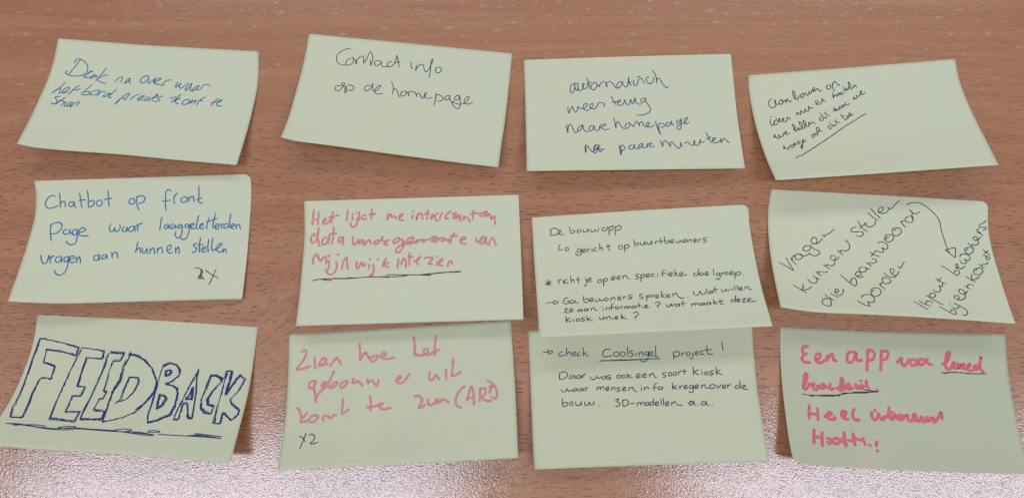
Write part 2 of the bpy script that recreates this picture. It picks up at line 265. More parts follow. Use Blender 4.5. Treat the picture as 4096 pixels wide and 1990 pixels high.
11: {"l":[[6.11,30.06,0.2],[6.28,23.77,0.36],[6.46,17.49,0.56],[6.68,11.22,0.97],[6.91,4.95,1.45],[7.15,-1.3,2.0],[7.39,-7.56,2.64],[7.61,-13.79,3.4],[7.83,-20.02,4.26],[8.05,-26.23,5.19],[8.31,-32.44,6.16],[8.65,-38.62,7.28],[9.03,-44.79,8.46]],"r":[[133.06,36.88,0.2],[133.42,30.38,0.28],[133.37,23.87,0.45],[133.33,17.36,0.74],[133.41,10.86,1.19],[133.52,4.37,1.72],[133.69,-2.12,2.34],[133.94,-8.58,3.09],[134.29,-15.03,3.99],[134.67,-21.45,5.02],[135.0,-27.85,6.18],[135.31,-34.22,7.52],[135.61,-40.58,8.87]],"t":[[6.11,30.06,0.2],[21.98,30.97,0.2],[37.84,31.89,0.2],[53.71,32.79,0.2],[69.58,33.65,0.2],[85.45,34.48,0.2],[101.32,35.28,0.2],[117.19,36.08,0.2],[133.06,36.88,0.2]],"b":[[9.03,-44.79,8.46],[19.58,-44.39,8.49],[30.12,-43.98,8.53],[40.67,-43.58,8.56],[51.22,-43.18,8.59],[61.76,-42.8,8.63],[72.31,-42.45,8.66],[82.86,-42.12,8.7],[93.41,-41.8,8.73],[103.96,-41.5,8.77],[114.51,-41.19,8.8],[125.06,-40.89,8.84],[135.61,-40.58,8.87]]},
12: {"l":[[149.51,32.35,0.2],[148.94,26.09,0.28],[148.4,19.83,0.41],[148.04,13.57,0.82],[147.8,7.31,1.37],[147.6,1.07,2.12],[147.4,-5.12,3.17],[147.23,-11.27,4.48],[147.04,-17.36,6.01],[146.79,-23.37,7.83],[146.52,-29.26,10.02],[146.43,-35.04,12.48],[146.56,-40.66,15.3]],"r":[[276.3,28.09,0.2],[275.85,21.72,0.27],[275.41,15.36,0.37],[275.11,8.99,0.64],[274.95,2.62,1.07],[274.78,-3.73,1.71],[274.55,-10.05,2.56],[274.32,-16.35,3.6],[274.07,-22.6,4.87],[273.82,-28.78,6.42],[273.65,-34.86,8.36],[273.57,-40.81,10.66],[273.5,-46.74,13.03]],"t":[[149.51,32.35,0.2],[165.35,31.63,0.2],[181.2,30.89,0.2],[197.04,30.2,0.2],[212.89,29.62,0.2],[228.74,29.17,0.2],[244.59,28.8,0.2],[260.45,28.45,0.2],[276.3,28.09,0.2]],"b":[[146.56,-40.66,15.3],[157.1,-41.66,15.11],[167.66,-42.55,14.92],[178.23,-43.19,14.73],[188.81,-43.73,14.54],[199.39,-44.21,14.35],[209.98,-44.66,14.16],[220.56,-45.05,13.97],[231.15,-45.4,13.79],[241.74,-45.72,13.6],[252.32,-46.06,13.41],[262.91,-46.4,13.22],[273.5,-46.74,13.03]]},
}

# (kind, text, ink, line width in mm, strokes as positions on the sheet: u v u v ... in 1/9999 of its width and height)
WRITING = {
1: [
('word','Denk','blue',0.614,['1045 2028 1081 1755 1183 1634 1337 1681 1527 1863 1675 2128 1745 2424 1726 2734 1617 2981 1431 3116 1212 3176 1000 3151 829 3064 732 2927 756 2814 817 2780','1289 1726 1108 2363 981 2845 925 3079','1610 3194 1745 3000 1912 2726 2017 2654 1941 2634 1804 2838 1737 3078 1741 3232 1863 3215 1978 3159 2138 2982 2154 2884 2094 3104 2010 3290 2094 3104 2242 2987 2271 3041 2219 3241','2641 2224 2524 2622 2399 3062 2294 3443','2780 2849 2571 2961 2396 3178 2326 3323 2466 3478 2628 3580 2776 3599']),
('word','na','blue',0.614,['3188 3413 3296 3098 3403 2969 3509 2955 3511 3148 3466 3405','3883 2994 3790 3075 3701 3318 3683 3475 3773 3386 3862 3143 3887 3024 3879 3335 3970 3459']),
('word','het','blue',0.614,['881 3786 749 4300 609 4615 483 4892 601 4577 721 4367 789 4392 793 4653 801 4853','854 4793 966 4738 1134 4466 1197 4276 1146 4225 1003 4330 913 4587 936 4743 1048 4742 1230 4630','1607 3982 1452 4216 1368 4507 1253 4887','1316 4456 1507 4386 1704 4295']),
('word','bord','blue',0.614,['2164 3805 2070 4121 1939 4497 1831 4673 1978 4491 2137 4467 2219 4574 2171 4741 1977 4790 1864 4788','2639 4256 2420 4346 2271 4527 2252 4689 2357 4753 2508 4692 2617 4517 2653 4334 2639 4256','2613 4816 2676 4509 2770 4357 2947 4373','3202 4478 3010 4543 2903 4736 2898 4816 3050 4756 3189 4519','3399 4097 3274 4429 3160 4801 3194 4876 3298 4831']),
('word','staan','blue',0.614,['920 5129 765 5143 707 5258 803 5417 873 5602 838 5771 729 5831 613 5789','1161 5131 1045 5405 844 5891','925 5490 1081 5479 1231 5612','1111 5955 1200 5658 1291 5562 1273 5765 1280 5945 1378 5928 1521 5844 1610 5588 1585 5513 1485 5569 1419 5740 1393 5905','1618 5627 1560 5837 1553 5998 1669 5779 1778 5520 1896 5453 1902 5580 1845 5849']),
('word','over','blue',0.614,['4736 2693 4610 2691 4453 2875 4385 3114 4460 3337 4552 3359 4656 3214 4728 2940 4736 2693','4815 2996 4783 3165 4798 3345 4881 3302 4989 3040 5072 2833 5046 3067 5042 3249 5149 3186 5301 2969 5350 2848 5285 2824 5157 2954 5075 3162 5116 3339 5247 3389 5502 3439','5537 3501 5511 3306 5565 3101 5693 2971 5866 2927']),
('word','waar','blue',0.614,['6201 3064 6143 3327 6123 3520 6196 3468 6346 3171 6308 3372 6324 3568 6392 3609 6525 3411 6702 3096','6872 3109 6768 3219 6646 3528 6623 3745 6705 3702 6836 3341 6873 3125 6838 3505 6868 3731 6929 3790','7243 3262 7117 3325 6989 3585 6944 3772 7026 3729 7169 3466 7246 3294 7146 3567 7191 3643 7326 3595','7326 3595 7398 3309 7462 3156 7574 3128 7740 3191']),
('word','precies','blue',0.614,['3570 5480 3661 5093 3813 4757 3952 4460 4069 4367 4054 4566 3989 4891 3940 4959 3844 4811','3786 4780 3675 5170 3576 5462','4203 4945 4286 4733 4393 4522 4563 4381','4576 4855 4701 4719 4810 4535 4793 4486 4690 4551 4556 4789 4545 4927 4653 4946 4795 4859','5058 4552 4935 4654 4860 4833 4872 4950 4977 4902 5071 4736 5106 4630 5054 4840 5105 4935','5191 4720 5323 4566 5433 4383 5411 4352 5290 4470 5185 4687 5210 4835 5289 4892','5355 4219 5317 4315','5672 4394 5521 4488 5425 4653 5552 4736 5560 4836 5451 4919 5346 4917 5422 4957']),
('word','komt','blue',0.614,['6478 4110 6389 4321 6263 4638 6139 4906','5999 4574 6275 4376','6140 4856 6314 4631 6495 4440 6412 4584 6295 4734 6378 4923 6519 4986','6895 4537 6731 4608 6641 4820 6683 4980 6808 4997 6937 4813 6964 4644 6895 4537','6918 4915 7030 4735 7101 4510 7059 4698 7028 4834 7145 4687 7265 4556 7235 4708 7226 4875','7647 4223 7490 4412 7385 4656 7354 4974','7405 4555 7582 4566']),
('word','te','blue',0.614,['8296 4292 8149 4499 8048 4773 8028 4939','7990 4674 8268 4599','8288 4614 8429 4499 8466 4381 8412 4371 8283 4581 8263 4813 8367 4931 8529 4905']),
],
2: [
('word','Contact','navy',0.529,['2123 997 1987 996 1738 1237 1557 1615 1552 1964 1628 2301 1834 2464 2075 2445','2253 1790 2105 1940 2026 2229 2073 2421 2234 2416 2371 2166 2369 1868 2286 1710 2425 1883 2516 1991 2557 2133 2529 2262 2483 2146 2538 1937 2668 1592 2783 1522 2853 1682 2894 2121 3004 1705 3110 1070 3240 1317 3301 1700 3279 2050 3233 2282 3217 1814','3661 1783 3474 1817 3412 2026 3472 2238 3591 2216 3705 1973 3741 1769 3740 2065 3813 2274 3974 2269 4129 2191','4224 1730 4073 1856 4039 2084 4105 2220 4235 2171 4351 1953 4421 1499 4434 1154 4544 1673 4628 2188','4370 1852 4626 1683']),
('word','info','navy',0.529,['5151 1564 5184 1900 5247 2183 5279 2079','5449 1853 5433 2321 5501 1990 5657 1742 5767 1771 5848 2123 5946 2350 6064 2133 6138 1681 6206 1328 6177 1177 6126 1342 6139 1876 6149 2363 6132 2833','6499 1836 6398 1927 6389 2172 6482 2327 6611 2255 6674 2024 6607 1841 6499 1836']),
('word','op','navy',0.529,['2022 4344 1846 4430 1777 4625 1841 4819 2000 4813 2121 4505 2189 4183 2138 4090 2053 4158 2116 4351 2277 4474 2339 4770 2324 4980 2261 4786 2277 4474 2383 4247 2571 4261 2672 4445 2641 4631 2463 4704 2385 4710']),
('word','de','navy',0.529,['3433 4110 3294 4062 3180 4238 3172 4444 3273 4587 3411 4395 3495 4072 3502 3816 3543 4266 3609 4507 3759 4425 3889 4144 3897 3965 3819 3981 3712 4231 3666 4545 3766 4728 3924 4720 4059 4616']),
('word','homepage','navy',0.529,['4364 3518 4483 3822 4530 4166 4521 4596 4543 4163 4632 4120 4732 4326 4850 4705 4922 4766','5069 4233 4924 4388 4936 4637 5060 4687 5173 4488 5149 4242 5069 4233','5149 4242 5272 4418 5335 4656 5277 4468 5310 4260 5438 4210 5606 4302 5705 4657 5672 4439 5765 4296 5854 4403 5922 4714 6009 4647 6115 4352 6112 4178 6054 4264 6050 4514 6143 4670 6275 4669 6427 4589','6577 4113 6596 4556 6596 5227','6570 4412 6688 4241 6857 4357 6943 4588 6869 4801 6711 4807','7245 4233 7066 4317 7034 4570 7121 4653 7239 4482 7256 4206 7269 4525 7367 4754 7493 4680','7685 4100 7536 4227 7490 4483 7565 4592 7686 4446 7715 4144 7791 4771 7796 5164 7703 5320 7532 5166 7405 4895 7451 4812 7774 4897 7999 4731','7999 4731 8137 4459 8169 4182 8088 4172 7976 4440 7973 4736 8084 4813 8239 4759 8379 4585']),
],
3: [
('word','automatisch','navyblue',0.543,['2508 2229 2320 2243 2193 2483 2171 2829 2232 3080 2329 2937 2394 2494 2387 2247 2404 2594 2465 2845 2534 2750 2549 2182 2550 2652 2598 2862 2705 2834 2806 2567 2841 2272 2773 2318 2765 2614 2842 2742 2979 2626 3041 2333','2965 1737 3048 2087 3121 2782','2960 2328 3099 2163 3206 2169','3434 2167 3256 2296 3167 2587 3240 2838 3348 2819 3450 2504 3444 2281','3443 2306 3568 2584 3586 2461 3688 2196 3796 2152 3898 2330 3942 2604 3893 2478 3954 2234 4090 2167 4218 2346 4341 2673 4430 2801','4705 2199 4516 2239 4415 2455 4434 2703 4555 2659 4689 2272 4709 2470 4822 2673 4921 2530 5002 1795 4998 2238 5107 2563','4939 2383 5121 2194','5231 2101 5207 2396 5280 2596 5379 2453 5459 2112 5599 1947 5673 2122 5727 2444','5440 1915 5430 1816 5553 1772','5980 1831 5870 1885 5833 2129 5904 2379 6009 2433 6150 2242 6207 1851','6139 1260 6260 1559 6321 2003 6305 2396 6345 2078 6444 1960 6527 2209 6644 2608 6795 2836 6848 2715']),
('word','wees','navyblue',0.543,['2023 4295 2021 4622 2041 4885 2128 4577 2228 4281 2287 4585 2374 4815 2474 4544 2480 4294 2609 4450 2794 4460 2934 4217 2939 4042 2832 4061 2747 4257 2766 4508 2894 4675 3030 4572 3198 4280 3231 4057 3152 4053 3065 4273 3087 4449 3244 4532 3381 4389 3471 4044 3632 4002 3774 4158 3713 4380']),
('word','terug','navyblue',0.543,['4116 3453 4172 3779 4315 4259','4110 4025 4326 3936 4484 3993 4542 3847 4491 3795 4391 3989 4422 4239 4553 4295 4666 4101 4744 3782 4749 4006 4821 4217 4929 4188 5024 3770 5042 4019 5116 4171 5212 3729 5241 3681 5254 4029 5406 4244 5541 4190','5721 3678 5558 3745 5497 3940 5559 4067 5683 3949 5760 3704 5712 3900 5853 4352 5924 4702 5826 4995 5578 5184 5259 5220']),
('word','naar','navyblue',0.543,['1935 5904 1915 6180 1955 6644 1980 6182 2054 5883 2143 5988 2235 6444 2322 6623 2417 6502','2671 5935 2508 6104 2421 6351 2469 6504 2579 6358 2683 5961 2687 6262 2783 6516 2940 6548','3180 6057 3035 6076 2961 6299 3007 6501 3129 6381 3206 6084 3221 6384 3335 6489 3416 6442','3443 6418 3468 6094 3619 5951 3763 5956 3665 6102 3504 6196 3603 6350 3731 6429 3892 6336']),
('word','homepage','navyblue',0.543,['4147 5373 4183 5674 4223 6274 4251 5926 4339 5730 4409 5932 4525 6285 4650 6414','4858 5901 4725 5945 4661 6191 4731 6368 4844 6198 4909 5952 4834 5850','4922 5953 5054 6206 5104 6010 5206 5790 5303 5968 5333 6167 5358 5920 5470 5800 5535 6076 5630 6278 5740 6183 5795 5887 5718 5860 5677 6131 5761 6283 5922 6239 6035 6094','6118 5775 6137 6148 6277 6942 6226 6447 6235 6052 6410 5984 6521 6112 6444 6307 6313 6302','6769 5923 6651 5918 6587 6114 6659 6240 6800 6072 6870 5778 6856 6025 6978 6177']),
('word','homepage','navyblue',0.543,['7269 5719 7135 5763 7095 5984 7174 5987 7293 5769 7345 5548 7306 5991 7268 6385 7180 6529 7092 6477 7104 6280 7274 6089 7495 5924 7587 5705 7639 5510 7545 5531 7479 5751 7467 5948 7538 6074 7681 5906']),
('word','na','navyblue',0.543,['2769 7676 2717 7997 2744 8440 2774 7945 2834 7812 2924 8058 3025 8357 3110 8333','3354 7750 3184 7798 3100 8225 3147 8469 3279 8285 3322 7856 3340 8126 3414 8397 3506 8185 3633 8124','3215 7718 3169 8228 3288 8016 3408 7806 3344 8018 3479 8157']),
('word','paar','navyblue',0.543,['4299 7889 4325 8264 4350 8650 4395 8266 4355 7890 4469 7841 4559 8031 4478 8269 4335 8344','4959 7830 4803 7878 4751 8090 4844 8200 4962 8071 5031 7806 5018 8072 5124 8183 5272 8027','5372 7711 5256 7787 5188 8025 5269 8081 5378 7871 5400 7712 5398 8032 5491 8115 5579 8038','5622 7746 5607 8038 5588 7878 5680 7721 5821 7699 5788 7805 5686 7881 5775 8044 5962 7943']),
('word','minuten','navyblue',0.543,['6228 7447 6271 7687 6323 8008 6355 7690 6450 7507 6554 7643 6700 8019 6677 7700 6780 7624 6878 7866 7054 8189 7151 7980 7186 7637 7196 7929 7275 8011','7359 7801 7423 7671 7535 7674 7634 7889 7742 7946 7844 7684 7840 7525 7788 7682 7858 7896 7998 7900 8114 7428 8110 7692 8296 7645','8438 6831 8494 7229 8613 7734','8393 7463 8625 7180','8665 7604 8803 7450 8813 7303 8726 7342 8669 7551 8726 7738 8880 7743 9034 7563','9062 7379 9077 7749 9136 7514 9214 7411 9319 7520 9442 7761']),
],
4: [
('word','Aan','ink',0.529,['1043 2207 940 2236 853 2408 828 2608 864 2856 969 2977 1074 2925 1149 2712 1167 2454 1145 2284 1140 2524 1182 2679 1258 2709 1329 2608','1447 2347 1375 2373 1336 2553 1368 2707 1436 2717 1512 2579 1512 2393 1459 2330 1520 2506 1673 2380 1615 2632 1751 2299 1763 2467 1833 2552 1933 2455']),
('word','bouwen','ink',0.529,['2093 2367 2046 1955 2043 1698 2094 1639 2141 1785 2139 2115 2138 2318 2206 2421 2267 2318 2273 2171 2318 2122 2385 2150','2496 1945 2412 1989 2383 2169 2418 2303 2493 2259 2540 2099 2506 1947 2573 1975 2660 1896 2662 2080 2738 2109 2818 1918 2835 1737 2838 1921 2891 1984 2933 1861 2985 1740 3008 1817','2986 1832 3100 1683 3113 1539 3066 1496 3016 1616 3021 1782 3088 1810 3187 1714 3248 1594 3306 1731 3362 1868 3412 1765']),
('word','op','ink',0.529,['3827 1384 3726 1388 3692 1548 3737 1719 3817 1713 3892 1558 3885 1411 3827 1384','3976 1278 3967 1496 3993 1757 4016 1963','3983 1388 4064 1181 4121 1098 4173 1196 4228 1387 4281 1468 4328 1383']),
('word','ideen','ink',0.529,['773 3763 824 3745','727 3964 702 4228 707 4479 767 4546 840 4442 889 4296','987 4081 895 4182 841 4365 873 4486 971 4483 1028 4357','1007 3857 1016 4086 1049 4206 1092 4251 1192 4019 1183 3941 1125 4008 1099 4195 1166 4283 1280 4166 1368 4027 1358 3957 1295 4054 1282 4224 1348 4312 1435 4249 1517 4089 1523 3900 1576 3946 1623 4030 1655 4111']),
('word','voor','ink',0.529,['2025 3542 1999 3803 2051 3640 2100 3572 2120 3708 2177 3793 2191 3624 2236 3442 2287 3431 2276 3581 2339 3628 2409 3544 2445 3360 2488 3329 2485 3499 2569 3531 2626 3407 2639 3239 2620 3160 2674 3130 2673 3282 2733 3272 2848 3233']),
('word','en','ink',0.529,['3039 2921 3043 2657 3097 2628 3185 2716 3127 2858 3034 2958 3148 2994 3250 2972 3316 2774 3373 2481 3399 2598 3419 2752 3504 2708']),
('word','nadelen','ink',0.529,['3911 2059 3913 2301 3909 2525 3972 2309 4032 2225 4060 2323 4098 2422 4152 2299','4243 2126 4170 2153 4143 2298 4192 2305 4258 2166 4257 2259 4301 2228','4379 2072 4311 2137 4304 2285 4377 2258 4467 2086','4470 1587 4486 1829 4509 1981 4564 1933 4625 1831 4615 1737 4578 1806 4594 1938 4679 1895 4748 1609 4749 1279 4790 1267 4831 1474 4796 1727 4830 1880 4913 1763 4978 1717 4979 1607 4936 1637','5016 1538 5028 1614 5081 1585 5088 1715 5123 1758']),
('word','we','ink',0.529,['4859 2538 4830 2818 4880 2674 4913 2793 4972 2727 4989 2540 5028 2470 5061 2589 5120 2598 5145 2485 5242 2353 5295 2174 5265 2095 5210 2217 5228 2389 5291 2436 5442 2272']),
('word','dit','ink',0.529,['3098 4149 3019 4214 2986 4363 3038 4469 3123 4425 3173 4297','3104 3786 3140 4002 3185 4221 3241 4173 3271 4294 3362 4153','3345 3690 3379 3983 3504 4061','3278 3844 3282 3856']),
('word','maar','ink',0.529,['3786 3379 3808 3496 3738 3695 3831 3538 3875 3507 3841 3731 3912 3589 3962 3521 3983 3639 4058 3536','4156 3284 4077 3348 4064 3499 4124 3489 4195 3348 4216 3408','4333 3159 4257 3205 4234 3354 4292 3363 4363 3222','4412 2962 4400 3170 4437 3253 4498 3243 4589 3104']),
('word','hebben','ink',0.529,['1719 5255 1707 4941 1663 4626 1716 4615 1765 4827 1761 4992 1678 4998 1722 5235 1788 5141 1828 5148 1917 5038 1912 4934 1870 5010 1871 5134 1967 5109 2104 4883 2127 4600 2024 4400 2007 4580 2044 4873 2079 5044 2165 5017 2220 4861 2301 4669 2285 4442 2229 4332 2209 4532 2242 4783 2303 4916 2396 4849 2434 4732 2477 4657 2482 4556 2436 4589 2434 4732 2497 4722','2585 4552 2537 4667 2638 4541 2682 4589 2720 4738']),
('word','we','ink',0.529,['762 5323 666 5686 753 5511 781 5663 844 5780 919 5687 927 5372 935 5521 991 5615 1077 5587 1136 5471 1122 5300','1132 5365 1234 5361 1313 5249 1296 5163 1227 5276 1235 5424 1317 5481 1432 5395']),
('word','voegen','ink',0.529,['998 6448 934 6830 1011 6668 1061 6787 1148 6868 1198 6636 1264 6538','1357 6468 1303 6545 1288 6695 1339 6748 1420 6631 1416 6478 1357 6468','1416 6478 1514 6431 1522 6324 1476 6359 1477 6532 1565 6548','1731 6167 1658 6240 1619 6406 1684 6439 1775 6261 1750 6171','1929 6073 1859 6361 1785 6783 1763 6911 1719 6815 1776 6606 1905 6326 1925 6094 1990 6126 1988 6254 2057 6266']),
('word','ook','ink',0.529,['2476 5656 2403 5729 2378 5873 2422 5966 2499 5872 2508 5704 2476 5656 2591 5634','2664 5562 2605 5615 2593 5740 2649 5771 2700 5652 2674 5564','2690 5651 2704 5149 2750 5053 2813 5105 2812 5293 2724 5509 2791 5415 2848 5383 2904 5468']),
('word','dit','ink',0.529,['3376 4971 3290 4998 3266 5140 3344 5278 3428 5146','3390 4705 3436 4857 3468 5028 3552 4897 3528 5038 3587 5048 3657 4936','3688 4447 3695 4653 3694 4900','3682 4610 3748 4703 3857 4783','3576 4621 3578 4630']),
('word','toe.','ink',0.529,['4029 3996 4060 4305 4114 4477 4193 4552 4267 4421','4107 4211 4163 4179','4333 4208 4277 4239 4263 4379 4316 4429 4370 4295 4340 4229','4367 4254 4480 4130 4493 3990 4446 3963 4396 4076 4413 4221 4483 4232 4618 4104','4834 3970 4838 3983']),
('underline','','ink',0.529,['1295 7846 1401 7702 1650 7540 2012 7198 2501 6711 3239 5979 3988 5200 4470 4783 4959 4333 5193 4168']),
],
5: [
('word','Chatbot','blue',0.686,['903 1323 747 1254 565 1445 454 1802 482 2117 659 2275 889 2175 1042 2073','1098 1060 1128 1646 1150 2201','1142 1915 1244 1740 1348 1788 1382 2173','1764 1805 1608 1798 1534 2018 1617 2181 1742 2027 1790 1806 1813 2163 1903 2211','2033 1103 2084 1687 2149 2267','1996 1700 2307 1654','2400 942 2436 1527 2458 2195 2628 2159 2725 1898 2645 1716 2465 1840','2931 1732 2828 1860 2850 2127 2992 2180 3090 1963 3035 1756 2931 1732','3349 976 3370 1578 3409 2249','3164 1674 3526 1605']),
('word','op','blue',0.686,['4486 1662 4358 1771 4336 2038 4469 2136 4594 1965 4565 1721 4486 1662','4693 1522 4683 2015 4798 2603 4821 2560','4695 1792 4694 1612 4901 1472 5057 1634 5009 1946 4779 2110']),
('word','front','blue',0.686,['6277 1210 6177 1041 6054 1197 6017 1647 6026 2187 6074 2746','5865 1980 6253 1932','6421 1672 6509 1451 6572 1364','6431 1536 6408 1896 6442 2213','6873 1699 6745 1827 6776 2099 6932 2109 7031 1907 6977 1705 6873 1699','7113 2120 7106 1713','7109 1894 7236 1675 7314 1725 7347 2134','7574 811 7573 1559 7553 2057 7688 2264 7749 2204','7473 1989 7704 1794']),
('word','page','blue',0.686,['843 3514 886 4144 1040 4892','792 3693 1036 3410 1309 3522 1347 3970 1162 4282 939 4325','1630 3977 1489 4063 1524 4313 1680 4335 1778 4115 1759 3981 1796 4250 1911 4343','2093 3995 1945 4033 1899 4253 2025 4437 2129 4263 2104 3995 2177 4622 2162 5066 2007 5219 1813 5097 1708 4889','2181 4266 2374 4186 2486 4059 2359 3874 2222 4001 2212 4312 2338 4496 2674 4540']),
('word','waar','blue',0.686,['3587 3636 3567 3991 3628 4218 3757 4227 3804 3962 3860 4234 3988 4243 4057 3935 4009 3736','4284 3906 4170 4032 4222 4286 4343 4223 4392 3958 4404 4316','4666 3888 4521 3967 4467 4187 4583 4329 4694 4158 4718 3892 4787 4325','4808 3764 4913 4307','4846 3990 4932 3727 5060 3718']),
('word','laaggeletterden','blue',0.686,['5923 3255 5906 3702 5915 4285','6227 3859 6121 3941 6126 4183 6229 4190 6283 3907 6334 4224','6537 3880 6412 3916 6394 4139 6488 4235 6585 3973 6642 4245','6901 3949 6747 3939 6709 4116 6793 4211 6908 4039 6937 4579 6872 4932 6749 4968 6641 4693 6659 4470','7207 3925 7078 3916 7040 4093 7149 4190 7236 3972 7254 4601 7159 5041 7013 5120 6898 4934','7271 4109 7419 4029 7436 3896 7333 3889 7282 4110 7386 4296 7534 4216','7616 3232 7579 3725 7575 4219 7668 4315','7708 4138 7854 4013 7847 3905 7748 3961 7711 4183 7822 4325 7942 4198','8103 3444 8054 3936 8053 4340','8394 3084 8332 3684 8333 4314','8020 3799 8493 3514','8430 4230 8579 4150 8598 4016 8469 4008 8416 4247 8516 4397 8638 4288','8672 3976 8743 4340','8695 4112 8775 3983','9007 3998 8855 4033 8825 4256 8922 4352 9039 4135','9097 3191 9071 3731 9076 4362','9148 4277 9296 4151 9264 4014 9165 4098 9166 4323 9283 4420','9369 4066 9411 4428','9401 4203 9497 4074 9555 4213 9590 4440']),
('word','vragen','blue',0.686,['754 6041 839 6410 990 6732 1115 6589 1117 6128 1127 6036','1166 6127 1277 6678','1227 6355 1291 6125 1362 6106','1664 6125 1479 6215 1471 6490 1615 6628 1698 6353 1696 6170 1764 6629','1988 6132 1852 6219 1836 6447 1955 6587 2031 6361 1998 6133 2069 6867 2027 7423 1871 7681 1689 7606 1547 7308','2077 6408 2238 6324 2238 6142 2113 6137 2077 6408 2213 6670 2345 6556','2344 6192 2457 6652','2425 6423 2494 6199 2565 6429 2612 6705']),
('word','aan','blue',0.686,['3327 6113 3163 6193 3173 6465 3328 6520 3388 6207 3346 6069 3438 6528','3669 6064 3508 6170 3536 6398 3661 6407 3703 6139 3760 6414','3902 5928 3983 6412','3944 6156 4051 5921 4154 6037 4212 6374']),
('word','kunnen','blue',0.686,['4997 5160 4968 6006','4969 5872 5123 5659 5188 6066','5249 5667 5284 6028 5389 6080 5455 5726 5509 6133','5606 5736 5629 6141','5623 5916 5728 5700 5791 5838 5832 6182','5930 5714 5960 6164','5950 5939 6052 5678 6136 5773 6194 6153','6378 5969 6539 5801 6517 5532 6398 5613 6374 5924 6495 6174 6641 6122','6734 5725 6797 6196','6777 5952 6858 5716 6902 5827 6949 6233']),
('word','stellen','blue',0.686,['7696 5479 7572 5516 7560 5694 7699 5882 7642 6146 7519 6165','7817 5041 7806 5621 7847 6205','7732 5634 7978 5561','7910 6030 8077 5907 8093 5774 7970 5810 7935 6031 8023 6216 8164 6091','8208 5201 8191 5735 8246 6186','8377 5078 8362 5657 8416 6107 8556 5938','8539 6071 8702 5858 8812 5597 8734 5547 8621 5763 8614 6075 8751 6263 8869 6136','8883 5959 8927 6274','8916 6095 8985 5983 9054 6308']),
('word','2X','navy',0.543,['7695 7494 7838 7431 7997 7556 8039 7782 7993 8137 7960 8331 7932 8294','7919 8133 8064 8096 8180 8325 8231 8345 7957 8295','7968 7510 8082 7695 8081 8008 8029 8272','8227 7659 8499 7985 8817 8286','8692 7595 8569 8256 8465 8826']),
],
6: [
('word','Het','pink',1.2,['446 739 361 1912','670 902 622 1926','374 1521 642 1535','867 1728 1008 1524 957 1461 875 1638 883 1879 1040 1857 1182 1593 1341 1420','1331 966 1271 1417 1232 1807','1150 1380 1577 1221']),
('word','lijkt','pink',1.2,['2030 851 1964 1664','2246 1407 2226 1617','2240 1177 2254 1189','2550 999 2556 1665','2454 1508 2450 1840 2325 2196 2186 2158 2136 1884','2410 1040 2427 1053','2858 1257 2700 1370 2696 1612 2888 1573','3152 818 3138 1212 3096 1603','3033 1218 3305 1208']),
('word','me','pink',1.2,['3921 1223 3842 1763 3917 1434 4041 1289 4055 1502 4213 1450 4262 1634','4401 1641 4581 1287 4458 1372 4401 1641 4451 1765 4590 1772']),
('word','interrezant','pink',1.2,['5063 1058 5090 1060','5032 1372 4992 1642','5294 1295 5199 1744 5328 1327 5434 1272 5495 1699','5752 1046 5703 1771','5570 1400 5660 1284 5815 1323','5894 1751 6022 1424 5952 1421 5877 1720 6002 1545','6216 1283 6072 1548 6118 1884 6204 1888','6424 1294 6333 1502 6293 1802','6810 1163 6576 1515 6572 1757 6676 1750','6891 1410 7067 1328 6921 1654 6937 1746 7094 1724','7203 1487 7079 1602 7111 1755 7236 1550 7245 1974','7409 1619 7403 1922 7477 1684 7613 1812 7677 2088','7877 1190 7821 1853','7743 1455 8092 1371']),
('word','om','pink',1.2,['8386 1429 8248 1391 8157 1568 8277 1665 8454 1523 8389 1308 8494 1283','8493 1343 8485 1676 8594 1470 8659 1686 8688 1899 8832 1695 8853 2331']),
('word','data','pink',1.2,['472 2853 486 2673 366 2757 306 3117 384 3393 502 3309 598 3011 656 2169 614 2952 722 3652','978 2971 846 3206 838 3508 942 3544 1074 3339 1134 2980','1101 3038 1124 3493','1352 2175 1356 2810 1287 3502','1158 3223 1165 2800 1285 2685 1476 2695','1811 3016 1638 3006 1593 3307 1648 3431 1764 3255 1827 2956 1782 3256 1827 3652']),
('word','van','pink',1.2,['2262 3009 2254 3463 2345 3649 2508 3235','2681 3244 2546 3418 2550 3570 2719 3428 2769 3309 2742 3671','2830 3706 2892 3437 3029 3324 3104 3630']),
('word','de','pink',1.2,['3443 3316 3273 3458 3259 3639 3448 3558 3648 3054 3582 3354 3721 3391','3725 3604 3911 3371 3945 3313 3791 3456 3707 3603 3761 3727 3882 3733']),
('word','gemeente','pink',1.2,['4411 3216 4238 3268 4120 3504 4191 3629 4379 3457 4481 3341 4586 3438 4554 3648 4656 3532 4625 3834 4461 4308 4325 4392 4269 4177 4419 3883 4658 3745 5002 3642','4760 3599 4966 3488 5068 3251 4964 3185 4792 3358 4778 3660 4934 3699 5105 3557 5311 3386 5174 3621 5141 3710 5346 3448 5553 3399 5485 3577 5691 3406 5829 3383','5863 3355 6036 3182 6174 3311 5967 3421 5898 3235 6036 3152 6174 3250','5898 3538 6105 3610 6312 3318 6519 3390 6347 3563 6588 3454 6726 3431 6657 3640 6760 3706 6831 3285 6954 2958','6797 3162 7091 3190']),
('word','te','pink',1.2,['7244 3550 7452 3440 7453 3318 7314 3311 7226 3579 7294 3795 7477 3853']),
('word','van','pink',1.2,['7952 3406 7984 3711 8105 3656 8247 3300','8316 3304 8140 3658 8137 3870 8275 3847 8419 3370 8398 3672 8447 3917','8549 3983 8587 3682 8729 3416 8794 3693 8875 4030']),
('word','mijn','pink',1.2,['502 5067 471 4721 594 4334 666 4387 785 4837 842 4864 969 4552 1068 4582 1089 5050','1207 4884 1225 5302 1208 5546','1175 4440 1221 4541','1546 4952 1591 5372 1523 5760 1366 5996 1224 5915 1098 5589','1581 4413 1651 4417','1836 5557 1860 5092 1983 4656 2041 4709 2056 5103 2100 5547']),
